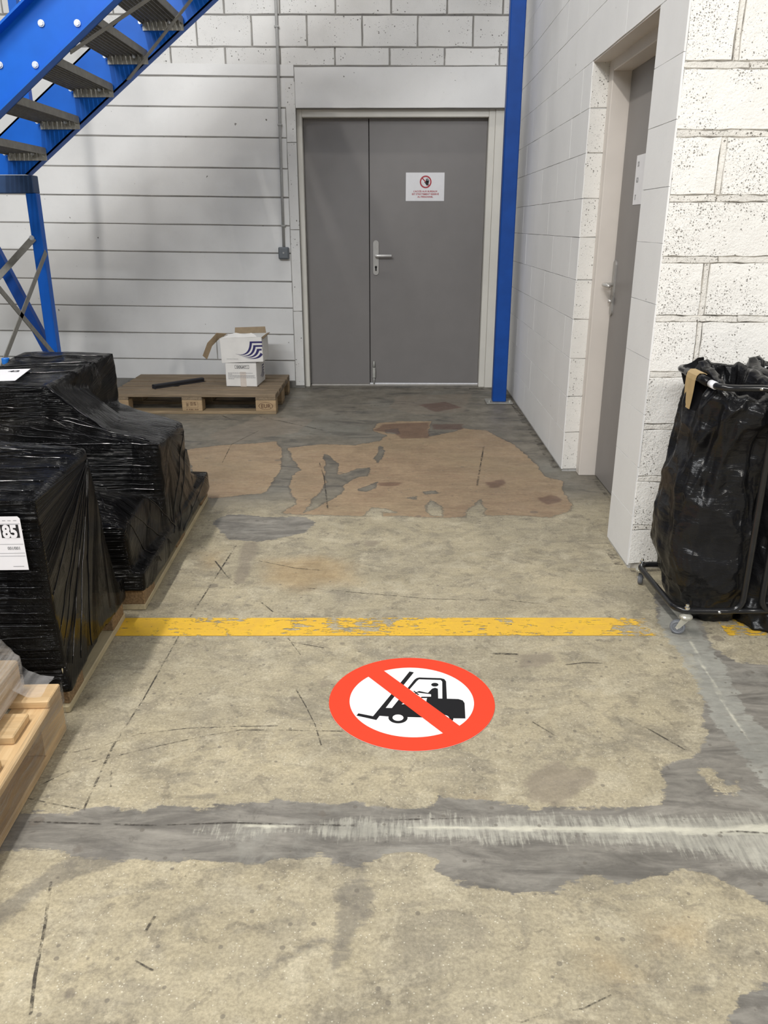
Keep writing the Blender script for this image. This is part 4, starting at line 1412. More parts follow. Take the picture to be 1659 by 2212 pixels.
def flap(name, pts, mat, th=0.004):
    """folded board flap from a strip of cross sections ((a),(b)) with a little thickness"""
    bm = bmesh.new()
    A = [bm.verts.new(p) for p in pts[0]]
    for q in pts[1:]:
        B = [bm.verts.new(p) for p in q]
        for i in range(len(A) - 1):
            bm.faces.new((A[i], A[i + 1], B[i + 1], B[i]))
        A = B
    bmesh.ops.recalc_face_normals(bm, faces=bm.faces[:])
    o = obj(name, bm, mat, BO)
    md = o.modifiers.new('thick', 'SOLIDIFY')
    md.thickness = th
    md.offset = 0
    return o


# ragged front flap remains, leaning inwards
flap('torn_flap', [[(-0.148, -0.130, 0.178), (-0.10, -0.130, 0.180), (-0.04, -0.130, 0.183), (0.02, -0.130, 0.184), (0.08, -0.130, 0.187), (0.115, -0.130, 0.188)],
                   [(-0.125, -0.118, 0.187), (-0.09, -0.105, 0.200), (-0.045, -0.097, 0.213), (0.02, -0.102, 0.203), (0.07, -0.095, 0.212), (0.10, -0.112, 0.199)]], M_CARTON)
flap('back_flap', [[(-0.10, 0.128, 0.180), (0.14, 0.128, 0.186)], [(-0.10, 0.150, 0.222), (0.13, 0.152, 0.230)]], M_KRAFT)
flap('right_flap', [[(0.150, -0.12, 0.186), (0.150, 0.12, 0.186)], [(0.158, -0.10, 0.172), (0.170, 0.12, 0.190)]], M_KRAFT)
flap('left_flap', [[(-0.128, -0.025, 0.198), (-0.173, 0.005, 0.165)], [(-0.195, -0.055, 0.207), (-0.194, -0.025, 0.155)], [(-0.227, -0.075, 0.172), (-0.213, -0.045, 0.135)], [(-0.259, -0.095, 0.139), (-0.234, -0.065, 0.113)], [(-0.296, -0.115, 0.048), (-0.274, -0.085, 0.017)]], M_KRAFT)
obj('wave_emblem', flat(swoosh(4, 0.205)), M_NAVY, BO, (-0.052, -0.1325, 0.022), (PI / 2, -ro * 0, 0))
tl = []
x = -0.115
while x < -0.03:
    q = random.uniform(0.003, 0.008)
    tl.append([(x, 0.018), (x + q, 0.018), (x + q, 0.0215), (x, 0.0215)])
    x += q + 0.0015
obj('small_print', flat(tl), M_GREYINK, BO, (0, -0.1326, 0.008), R_FACE)

# ------------------------------------------------------------ black film wrapped loads


def hull_bm(bm, pts):
    vs = [bm.verts.new(p) for p in pts]
    r = bmesh.ops.convex_hull(bm, input=vs)
    dead = [g for g in r['geom_interior'] if isinstance(g, bmesh.types.BMVert)]
    bmesh.ops.delete(bm, geom=dead, context='VERTS')


def bx8(x0, x1, y0, y1, z0, z1):
    return [(x, y, z) for x in (x0, x1) for y in (y0, y1) for z in (z0, z1)]


def wrapped(name, parent, hulls, mat, vox=0.013, amp=0.010, smooth=3, seed=0.0, keepz=None):
    bm = bmesh.new()
    for h in hulls:
        hull_bm(bm, h)
    me = bpy.data.meshes.new('tmp')
    bm.to_mesh(me)
    bm.free()
    o = bpy.data.objects.new('tmp', me)
    COL.objects.link(o)
    md = o.modifiers.new('r', 'REMESH')
    md.mode = 'VOXEL'
    md.voxel_size = vox
    ms = o.modifiers.new('s', 'SMOOTH')
    ms.iterations = smooth
    ms.factor = 0.5
    dg = bpy.context.evaluated_depsgraph_get()
    out = bpy.data.meshes.new_from_object(o.evaluated_get(dg))
    bpy.data.objects.remove(o)
    n = len(out.vertices)
    co = np.empty(n * 3, np.float32)
    out.vertices.foreach_get('co', co)
    co = co.reshape(-1, 3)
    no = np.empty(n * 3, np.float32)
    out.vertices.foreach_get('normal', no)
    no = no.reshape(-1, 3)
    for i in range(n):
        x, y, z = co[i]
        p = Vector((x * 2.2 + seed, y * 2.2, z * 9.0 + (x + y) * 2.0))
        q = Vector((x * 7 + seed, y * 7 + 3, z * 7))
        d = mnoise.noise(p) * 0.7
        side = 1.0 - abs(no[i][2])
        pl = 1.0 - abs(mnoise.noise(Vector((y * 9 - z * 13 + seed, x * 6, (y + z) * 1.6)))) * 2.0
        g = max(0.0, mnoise.noise(Vector((x * 3.1, y * 3.1 + seed, z * 3.1))))
        d += pl * g * 0.9 + mnoise.noise(q) * 0.35
        co[i] += no[i] * d * amp
    out.vertices.foreach_set('co', co.ravel())
    out.update()
    return obj(name, out, mat, parent, smooth=True)


# far pallet and its stepped load
PC = pallet('wooden_pallet', (-1.285, 3.115, 0), PI / 2, 1.2, 0.8, 'pale wooden pallet under the stepped black wrapped load', W_PALE, W_CHIP, W_PALE)
LC = empty('wrapped_load', (-1.285, 3.115, 0.10), 'tall stepped load wrapped in black stretch film on the far pallet', 'wrapped load')
off = Vector((-1.285, 3.115, 0.10))


def rel(hs, o):
    return [[(p[0] - o[0], p[1] - o[1], p[2] - o[2]) for p in h] for h in hs]


E_ = -0.885
hC = [
    [(-1.30, 2.98, 0.705), (-1.26, 3.70, 0.728), (-1.64, 2.96, 0.712), (-1.68, 3.71, 0.728), (-1.30, 2.98, 0.15), (-1.26, 3.70, 0.15), (-1.66, 2.98, 0.15), (-1.69, 3.70, 0.15)],
    [(-1.31, 2.99, 0.585), (-1.26, 3.69, 0.50), (-2.0, 2.99, 0.52), (-2.0, 3.7, 0.48), (E_, 2.91, 0.497), (-1.95, 2.88, 0.515), (E_ - 0.01, 3.34, 0.478), (E_, 2.93, 0.06), (E_, 3.44, 0.06), (-1.95, 2.93, 0.11), (-1.8, 3.7, 0.11)],
    [(-1.30, 2.985, 0.70), (-1.28, 3.35, 0.63), (-1.10, 2.96, 0.545), (-1.3, 2.96, 0.50), (-1.08, 3.25, 0.50), (-1.5, 3.4, 0.3)],
    [(E_ - 0.01, 3.30, 0.345), (E_ - 0.012, 3.45, 0.34), (-1.4, 3.45, 0.34), (-1.4, 3.3, 0.34), (E_ - 0.01, 3.42, 0.06), (-1.4, 3.42, 0.11)],
    [(E_ - 0.012, 3.44, 0.22), (E_ - 0.012, 3.50, 0.20), (E_ - 0.012, 3.66, 0.130), (E_ - 0.004, 3.715, 0.115), (E_ - 0.004, 3.715, 0.05), (-1.5, 3.71, 0.12), (-1.5, 3.44, 0.3), (E_ - 0.006, 3.4, 0.055), (-1.5, 3.4, 0.09)],
    [(-0.925, 2.50, 0.315), (-0.93, 2.80, 0.335), (-1.95, 2.50, 0.33), (-1.95, 2.8, 0.34), (-0.91, 2.52, 0.085), (-0.90, 2.80, 0.07), (-1.95, 2.52, 0.1), (-1.95, 2.8, 0.1)],
    [(-0.925, 2.51, 0.315), (-0.94, 2.78, 0.335), (-1.25, 2.56, 0.385), (-1.25, 2.9, 0.37), (-1.9, 2.54, 0.40), (-1.9, 2.95, 0.45), (-1.02, 2.88, 0.30), (-0.99, 2.62, 0.375)],
    [(-0.925, 2.78, 0.335), (-0.90, 2.86, 0.205), (-0.876, 3.03, 0.135), (-0.89, 3.2, 0.13), (-1.5, 2.80, 0.30), (-1.5, 3.0, 0.28), (-0.89, 2.72, 0.06), (-0.876, 3.03, 0.055), (-0.89, 3.2, 0.05), (-1.5, 3.0, 0.09), (-1.5, 2.7, 0.09)],
    [(-0.872, 2.50, 0.150), (-0.872, 3.71, 0.150), (-0.871, 2.49, 0.085), (-0.870, 3.72, 0.055), (-0.871, 2.62, 0.055), (-1.6, 2.50, 0.16), (-1.6, 3.71, 0.15), (-1.6, 2.50, 0.09), (-1.6, 3.71, 0.09)],
    [(-0.90, 2.60, 0.17), (-0.878, 2.74, 0.10), (-0.878, 2.95, 0.095), (-0.878, 2.74, 0.055), (-0.878, 2.95, 0.05), (-0.89, 2.62, 0.07), (-1.4, 2.62, 0.1), (-1.4, 2.9, 0.15)],
]
C_FOLDS = True
FILM_C = wrapped('black_film', LC, rel(hC, off), M_WRAP, 0.012, 0.011, 3, 2.0)
lb = empty('paper_label', (0, 0, 0))
lb.parent = LC
lb.location = Vector((-1.578, 3.103, 0.7225)) - off
lb.rotation_euler = (math.radians(1.2), 0, math.radians(8))
obj('sheet', box((0, 0, 0.0045), (0.27, 0.235, 0.001)), M_LABEL, lb)
obj('lettering', text_mesh('42', 0.042, 0.002), M_INK, lb, (0.085, 0.055, 0.0056))

# nearer half pallet and its square load
PB = pallet('wooden_pallet', (-1.285, 2.165, 0), PI / 2, 0.57, 0.76, 'small pale pallet with chipboard blocks under the square black wrapped load', W_PALE, W_CHIP, W_PALE, nblk=2)
offB = Vector((-1.285, 2.165, 0.10))
LB = empty('wrapped_load', offB, 'square load wrapped in black stretch film with a white 85 label', 'wrapped load')
hB = [
    [(-0.905, 1.862, 0.63), (-0.905, 2.28, 0.648), (-1.75, 1.86, 0.66), (-1.75, 2.30, 0.69), (-0.905, 1.875, 0.36), (-0.902, 2.34, 0.36), (-1.75, 1.87, 0.36), (-1.75, 2.34, 0.36)],
    [(-0.907, 1.872, 0.37), (-0.905, 2.34, 0.37), (-1.75, 1.87, 0.37), (-1.75, 2.34, 0.37), (-0.897, 1.882, 0.075), (-0.895, 2.42, 0.09), (-1.7, 1.882, 0.10), (-1.7, 2.42, 0.10)],
    [(-0.90, 2.30, 0.20), (-0.893, 2.455, 0.155), (-0.893, 2.455, 0.07), (-1.6, 2.455, 0.15), (-1.6, 2.455, 0.09), (-0.896, 2.25, 0.075), (-1.6, 2.25, 0.08)],
    [(-0.897, 1.875, 0.115), (-0.893, 1.880, 0.065), (-1.6, 1.865, 0.11), (-1.6, 1.87, 0.07), (-0.895, 2.3, 0.11), (-1.6, 2.3, 0.09)],
    [(-0.91, 2.20, 0.64), (-0.905, 2.285, 0.656), (-0.91, 2.29, 0.60), (-1.2, 2.29, 0.685), (-1.2, 2.2, 0.675), (-1.7, 2.25, 0.70)],
]
FILM_B = wrapped('black_film', LB, rel(hB, offB), M_WRAPB, 0.010, 0.0045, 2, 9.0)
lb2 = empty('paper_label', (0, 0, 0))
lb2.parent = LB
lb2.location = Vector((-1.046, 1.849, 0.522)) - offB
lb2.rotation_euler = (math.radians(2.0), 0, 0)
pts_ = [(-0.105 + 0.006, -0.0735), (0.105, -0.0735), (0.105, 0.0675), (0.0995, 0.0735), (-0.105, 0.0735)]
obj('sheet', prism(pts_, 0, 0.001), M_LABEL, lb2, (0, 0, 0), R_FACE)
LZ = -0.0015
obj('number_field', flat([[(0.053, 0.016), (0.098, 0.016), (0.098, 0.052), (0.053, 0.052)]]), M_INK, lb2, (0, LZ, 0), R_FACE)
obj('lettering', text_mesh('85', 0.047, 0.0022, xscale=0.78), M_LABEL, lb2, (0.0755, LZ - 0.0006, 0.0175), R_FACE)
ln_ = [[(-0.105, z), (0.103, z), (0.103, z + 0.0011), (-0.105, z + 0.0011)] for z in (0.0535, -0.002, -0.027, -0.035)]
ln_ += [[(x, 0.062), (x + 0.008, 0.062), (x + 0.008, 0.0635), (x, 0.0635)] for x in (0.048, 0.061, 0.074, 0.088)]
ln_ += [[(0.068, -0.064), (0.095, -0.064), (0.095, -0.0625), (0.068, -0.0625)]]
obj('printed_lines', flat(ln_), M_GREYINK, lb2, (0, LZ, 0), R_FACE)
obj('lettering', text_mesh('001/001', 0.0115, 0.0004, xscale=0.85), M_GREYINK, lb2, (0.078, LZ, -0.0165), R_FACE)

# blue-capped bottle standing behind the label, on the far load's lower shoulder
BT = empty('bottle', (-1.722, 3.617, 0.508), 'plastic bottle with a blue cap standing behind the tall black load', 'bottle')
prof = [(0.0, 0.0), (0.029, 0.0), (0.031, 0.004), (0.031, 0.125), (0.027, 0.145), (0.014, 0.168), (0.0135, 0.185)]


def lathe(prof, seg=20):
    bm = bmesh.new()
    prev = None
    for r, z in prof:
        ring = [bm.verts.new((max(r, 0.0005) * math.cos(2 * PI * k / seg), max(r, 0.0005) * math.sin(2 * PI * k / seg), z)) for k in range(seg)]
        if prev:
            for k in range(seg):
                bm.faces.new((prev[k], prev[(k + 1) % seg], ring[(k + 1) % seg], ring[k]))
        prev = ring
    bm.faces.new(prev)
    bmesh.ops.recalc_face_normals(bm, faces=bm.faces[:])
    return bm


obj('body', lathe(prof), M_BOTTLE, BT, smooth=True)
obj('cap', lathe([(0.0145, 0.180), (0.0172, 0.182), (0.0172, 0.204), (0.0150, 0.207), (0.0, 0.207)]), M_CAP, BT)

# front pallet of new wood with a clear-wrapped load
PA = pallet('wooden_pallet', (-1.245, 1.20, 0), PI / 2, 1.2, 0.8, 'new light wood pallet at the near left with a clear-wrapped load', W_NEW, W_NEW, W_NEW,
            deck='across', gap_boards=[(0.557, 0.085, 0.0), (0.415, 0.10, 0.03), (0.235, 0.10, 0.025), (0.05, 0.10, 0.01), (-0.135, 0.10, 0.02), (-0.34, 0.10, 0.01), (-0.545, 0.095, 0.0)])
offA = Vector((-1.245, 1.20, 0.145))
LA = empty('wrapped_load', offA, 'low carton load under clear stretch film on the new light wood pallet', 'wrapped load')
obj('carton', box(tuple(Vector(((-0.930 - 1.62) / 2, (0.65 + 1.775) / 2, 0.19)) - offA), (0.690, 1.125, 0.085), 0.005), W_NEWC, LA)
obj('carton', box(tuple(Vector(((-0.985 - 1.62) / 2, (0.65 + 1.72) / 2, 0.30)) - offA), (0.635, 1.07, 0.13), 0.006), M_KRAFTD, LA)
hA = [bx8(-1.63, -0.920, 0.64, 1.785, 0.147, 0.240), [(-0.922, 0.65, 0.238), (-0.922, 1.78, 0.238), (-1.63, 0.65, 0.24), (-1.63, 1.78, 0.24), (-0.975, 0.65, 0.37), (-0.975, 1.73, 0.37), (-1.63, 0.65, 0.38), (-1.63, 1.73, 0.38)]]
wrapped('clear_film', LA, rel(hA, offA), M_CLEARW, 0.014, 0.005, 2, 5.0)
# film tail stretched over the end board and down the pallet's side
fb = bmesh.new()
rows = []
for k in range(25):
    y = 0.62 + (1.795 - 0.62) * k / 24
    w = 0.004 * math.sin(k * 1.7)
    rows.append([(-0.957, y, 0.162), (-0.90, y + 0.004, 0.155 + w * 0.4), (-0.841, y + 0.006, 0.147), (-0.8375 + w * 0.5, y, 0.115), (-0.8385 + w, y, 0.075), (-0.8375 + w * 0.5, y, 0.04), (-0.840, y, 0.012)])
g = [[fb.verts.new(Vector(p) - offA) for p in r] for r in rows]
for a, b in zip(g, g[1:]):
    for k in range(2, 6):
        fb.faces.new((a[k], a[k + 1], b[k + 1], b[k]))
vloose = [v for v in fb.verts if not v.link_faces]
bmesh.ops.delete(fb, geom=vloose, context='VERTS')
bmesh.ops.recalc_face_normals(fb, faces=fb.faces[:])
obj('film_skirt', fb, M_FILM_SHADED, LA, smooth=True)
fb = bmesh.new()
rr = random.Random(4)
g = [[fb.verts.new(Vector((x, y, 0.167 + 0.035 * max(0, (-0.885 - x) / 0.05) ** 1.5 + rr.uniform(-0.003, 0.004))) - offA) for x in (-0.935, -0.92, -0.905, -0.89, -0.87, -0.855)] for y in (1.70, 1.72, 1.74, 1.76, 1.78, 1.797)]
for a, b in zip(g, g[1:]):
    for k in range(5):
        fb.faces.new((a[k], a[k + 1], b[k + 1], b[k]))
bmesh.ops.recalc_face_normals(fb, faces=fb.faces[:])
obj('film_tail', fb, M_TAIL, LA, smooth=True)

# ------------------------------------------------------------ blue steel staircase
YFAR, YNEAR = 5.35, 4.346
SLOPE = math.atan(0.764)
dx, dz = math.cos(SLOPE), math.sin(SLOPE)
ST0 = Vector((-2.279, YFAR, 1.574))          # lower end of the far stringer's bottom edge
SS = empty('steel_staircase', (-2.279, 4.85, 1.46), 'blue steel staircase with grey grating treads rising to the upper right', 'staircase')
so = SS.location.copy()
HS = 0.262


def stringer(y, s0, s1, flip, drop=0.0):
    bm = bmesh.new()
    # channel: web plus two flanges pointing outwards
    def P(s, h, yy):
        return Vector((ST0.x + dx * s - dz * h, yy, ST0.z - drop + dz * s + dx * h)) - so
    for h0, h1, ya, yb in ((0, HS, y, y + 0.008 * flip), (0, 0.010, y, y + 0.075 * flip), (HS - 0.010, HS, y, y + 0.075 * flip)):
        vs = [bm.verts.new(P(s, h, yy)) for s in (s0, s1) for h in (h0, h1) for yy in (ya, yb)]
        bmesh.ops.convex_hull(bm, input=vs)
    # lower end cut level on the landing beam
    bmesh.ops.bisect_plane(bm, geom=bm.verts[:] + bm.edges[:] + bm.faces[:], plane_co=(0, 0, 1.571 - so.z), plane_no=(0, 0, -1), clear_outer=True)
    bmesh.ops.holes_fill(bm, edges=[e for e in bm.edges if e.is_boundary])
    return bm


obj('stringer', stringer(YFAR + 0.003, -0.6, 3.2, 1), M_BLUE, SS)
obj('stringer', stringer(YNEAR - 0.003, -0.6, 3.2, -1, 0.06), M_BLUE, SS)
# treads
tx0, tz0 = -2.219, 1.688      # right-hand bolt of the lowest tread shown
RUN, RISE = 0.2257, 0.1744
grate = bmesh.new()
TW, TL = 0.240, YFAR - YNEAR - 0.012
for k in range(9):            # lengthways bearing bars
    add_box(grate, (-TW / 2 + 0.012 + k * (TW - 0.024) / 8, 0, -0.016), (0.004, TL, 0.030))
for k in range(26):           # cross bars
    add_box(grate, (0, -TL / 2 + 0.02 + k * (TL - 0.04) / 25, -0.006), (TW - 0.02, 0.005, 0.010))
gme = bpy.data.meshes.new('grating')
grate.to_mesh(gme)
grate.free()
deckb = bmesh.new()
nb_ = 9
for k in range(nb_):          # pressed plank top, slotted between its folds
    x = -TW / 2 + TW * (k + 0.5) / nb_
    add_box(deckb, (x, 0, 0.0), (TW / nb_ - 0.006, TL, 0.004))
dme = bpy.data.meshes.new('deck')
deckb.to_mesh(dme)
deckb.free()
nose = boxes([((TW / 2 - 0.002, 0, -0.018), (0.004, TL, 0.040)), ((-TW / 2 + 0.002, 0, -0.018), (0.004, TL, 0.040))])
nme = bpy.data.meshes.new('nosing')
nose.to_mesh(nme)
nose.free()
ribs = boxes([((-TW / 2 + 0.02 + q * 0.0335, 0, -0.018), (0.008, 0.016, 0.046)) for q in range(7)], 0.002)
pme = bpy.data.meshes.new('end_plate')
add_box(ribs, (0, 0.009, -0.026), (TW, 0.005, 0.064))
ribs.to_mesh(pme)
ribs.free()
bme = bpy.data.meshes.new('bolt')
b_ = cyl((0, -0.006, 0), (0, 0.006, 0), 0.011, 6)
b_.to_mesh(bme)
b_.free()
hme = bpy.data.meshes.new('bolt_head')
b_ = cyl((0, -0.007, 0), (0, 0.002, 0), 0.012, 6)
add_cyl(b_, (0, -0.002, 0), (0, 0.002, 0), 0.016, 12)
b_.to_mesh(hme)
b_.free()
for k in range(0, 7):
    bx_, bz_ = tx0 + RUN * k, tz0 + RISE * k
    t = empty('tread', (0, 0, 0))
    t.parent = SS
    t.location = Vector((bx_ - 0.045, (YFAR + YNEAR) / 2, bz_ + 0.032)) - so
    obj('tread_deck', dme, M_GALVD, t)
    obj('grating', gme, M_GALVD, t)
    obj('nosing', nme, M_GALVD, t)
    obj('mounting_flange', pme, M_GALV, t, (0, TL / 2 - 0.008, -0.012))
    obj('mounting_flange', pme, M_GALV, t, (0, -TL / 2 + 0.008, -0.012), (0, 0, PI))
    for q in (0.045, -0.127):
        obj('bolt', bme, M_BOLT, t, (q, TL / 2 - 0.022, -0.032))
    for q in (0.078, -0.094):
        obj('bolt_head', hme, M_BOLT, t, (q, -TL / 2 - 0.021, -0.066))


def bar(name, parent, p0, p1, w, th, mat, side=(0, 1, 0)):
    """flat steel bar between two points"""
    p0, p1 = Vector(p0), Vector(p1)
    t = (p1 - p0).normalized()
    s = Vector(side)
    s = (s - t * s.dot(t)).normalized()
    r = t.cross(s)
    bm = bmesh.new()
    vs = [bm.verts.new(p + r * (a * w / 2) + s * (b * th / 2) - (parent.location if parent else Vector())) for p in (p0, p1) for a in (-1, 1) for b in (-1, 1)]
    bmesh.ops.convex_hull(bm, input=vs)
    return obj(name, bm, mat, parent)


CR = Vector((-0.793, 4.85, 2.673))
pa, pb = Vector((-1.563, 4.346, 2.058)), Vector((-1.594, 5.345, 2.094))
bar('tie_bar', SS, pa, pa + (CR - pa) * 2.0, 0.036, 0.005, M_GALVD, (0.6, 0, -0.8))
bar('tie_bar', SS, pb, pb + (CR - pb) * 2.0, 0.036, 0.005, M_GALVD, (0.6, 0, -0.8))
bar('handrail_post', SS, (-2.241, YFAR + 0.05, 1.93), (-2.241, YFAR + 0.05, 3.0), 0.05, 0.05, M_BLUE)

# landing frame under the foot of the stair
LF = empty('stair_landing_frame', (-2.26, 5.35, 0), 'blue steel landing frame with crossed grey bracing bars below the staircase', 'frame')
lo = LF.location.copy()


def lbar(name, p0, p1, w, th, mat, side=(0, 1, 0)):
    return bar(name, LF, p0, p1, w, th, mat, side)


obj('beam', box(tuple(Vector((-2.75, 5.36, 1.514)) - lo), (1.02, 0.09, 0.104), 0.004), M_BLUE_SHADED, LF)
obj('beam', box(tuple(Vector((-2.75, 4.36, 1.514)) - lo), (1.02, 0.09, 0.104), 0.004), M_BLUE_SHADED, LF)
obj('post', box((-0.004, 0.0, 0.731), (0.066, 0.066, 1.462), 0.004), M_BLUE, LF)
obj('post', box((-0.004, -0.99, 0.731), (0.066, 0.066, 1.462), 0.004), M_BLUE, LF)
obj('post', box((-0.94, 0.0, 0.731), (0.066, 0.066, 1.462), 0.004), M_BLUE, LF)
obj('post', box((-0.94, -0.99, 0.731), (0.066, 0.066, 1.462), 0.004), M_BLUE, LF)
lbar('diagonal_brace', (-2.285, 5.41, 0.38), (-2.72, 5.41, 1.46), 0.062, 0.05, M_BLUED)
lbar('bracing_bar', (-2.222, 5.33, 1.115), (-2.222, 4.40, 0.44), 0.035, 0.005, M_GALVD, (1, 0, 0))
lbar('bracing_bar', (-2.222, 5.32, 0.42), (-2.222, 4.40, 1.115), 0.035, 0.005, M_GALVD, (1, 0, 0))
lbar('bracing_bar', (-2.28, 5.31, 1.20), (-3.17, 5.31, 0.40), 0.04, 0.005, M_GALVD)
obj('bolt_head', hme, M_CHROME, LF, (-0.03, -0.045, 1.20))
obj('deck', box(tuple(Vector((-2.87, 4.86, 1.540)) - lo), (0.74, 0.90, 0.030), 0.003), M_GALVD, LF)

# ------------------------------------------------------------ refuse bag trolley
TR = empty('bag_trolley', (1.17, 2.56, 0), 'black tube trolley on small castors that holds the refuse bags', 'trolley')
to = TR.location.copy()
RT = 0.0105
YB0, YB1, ZB, ZT = 2.375, 2.755, 0.088, 0.822


def loopframe(sgn):
    """closed C-shaped tube: base rail out and back, up the rear post, top rail out and back, down the front post"""
    cx_ = 1.17
    xp = cx_ - sgn * 0.030
    xb = cx_ - sgn * 0.262
    xt = cx_ - sgn * 0.205
    pts = [(xp, YB0, ZB), (xb + sgn * 0.02, YB0, ZB), (xb, YB1, ZB), (xp, YB1, ZB), (xp, YB1, ZT), (xt, YB1, ZT), (xt + sgn * 0.005, YB0, ZT), (xp, YB0, ZT)]
    return fillet([Vector(p) - to for p in pts], 0.052, 7, closed=True)


obj('tube_frame', tube(loopframe(1), RT, 12, True), M_TUBE, TR, smooth=True)
obj('tube_frame', tube(loopframe(-1), RT, 12, True), M_TUBE, TR, smooth=True)
for y in (YB0, YB1):
    obj('cross_tube', tube([Vector((1.045, y, ZB + 0.001)) - to, Vector((1.295, y, ZB + 0.001)) - to], 0.0095, 10), M_TUBE, TR, smooth=True)
    obj('cross_tube', tube([Vector((1.06, y, ZT - 0.001)) - to, Vector((1.28, y, ZT - 0.001)) - to], 0.0095, 10), M_TUBE, TR, smooth=True)
    for x in (1.065, 1.275):
        obj('bolt_head', lathe([(0.0, -0.002), (0.0055, -0.002), (0.0055, 0.001), (0.0035, 0.004), (0.0, 0.005)], 10), M_CHROME, TR, Vector((x, y - RT, ZB)) - to, (PI / 2, 0, 0))
    for x in (1.085, 1.26):
        obj('bolt_head', lathe([(0.0, -0.002), (0.0055, -0.002), (0.0055, 0.001), (0.0035, 0.004), (0.0, 0.005)], 10), M_CHROME, TR, Vector((x, y - RT, ZT)) - to, (PI / 2, 0, 0))
wheel = lathe([(0.0, -0.009), (0.013, -0.009), (0.0145, -0.007), (0.019, -0.009), (0.0235, -0.007), (0.025, 0.0), (0.0235, 0.007), (0.019, 0.009), (0.0145, 0.007), (0.013, 0.009), (0.0, 0.009)], 24)
wme = bpy.data.meshes.new('wheel')
wheel.to_mesh(wme)
wheel.free()
for x, y, a in ((0.962, YB0, 2.75), (0.925, YB1, 1.2), (1.382, YB0, 2.3), (1.42, YB1, 0.7)):
    c = empty('castor', Vector((x, y, 0)) - to)
    c.parent = TR
    dxx, dyy = math.cos(a) * 0.022, math.sin(a) * 0.022
    obj('wheel', wme, M_RUBBER, c, (dxx, dyy, 0.0252), (PI / 2, 0, a))
    fk_ = bmesh.new()
    for sg in (-1, 1):
        pts = [Vector((0, 0, 0.064)), Vector((dxx, dyy, 0.0252))]
        nrm = Vector((-math.sin(a), math.cos(a), 0)) * 0.012 * sg
        q = Vector((math.cos(a), math.sin(a), 0)) * 0.010
        vs = [fk_.verts.new(p + nrm * m_ + q * s_) for p, ss in ((pts[0], 1.3), (pts[1], 0.7)) for s_ in (-ss, ss) for m_ in (1.0, 1.18)]
        bmesh.ops.convex_hull(fk_, input=vs)
    obj('fork', fk_, M_ZINC, c)
    obj('swivel', lathe([(0.0, 0.060), (0.019, 0.060), (0.021, 0.064), (0.021, 0.069), (0.017, 0.073), (0.009, 0.077), (0.0, 0.077)], 16), M_ZINC, c)
    obj('stem_nut', lathe([(0.009, 0.094), (0.009, 0.102), (0.006, 0.104), (0.005, 0.112), (0.0, 0.114)], 8), M_CHROME, c)
    obj('axle', cyl((dxx - 0.015 * -math.sin(a), dyy - 0.015 * math.cos(a), 0.0252), (dxx + 0.015 * -math.sin(a), dyy + 0.015 * math.cos(a), 0.0252), 0.004, 8), M_STEEL, c)


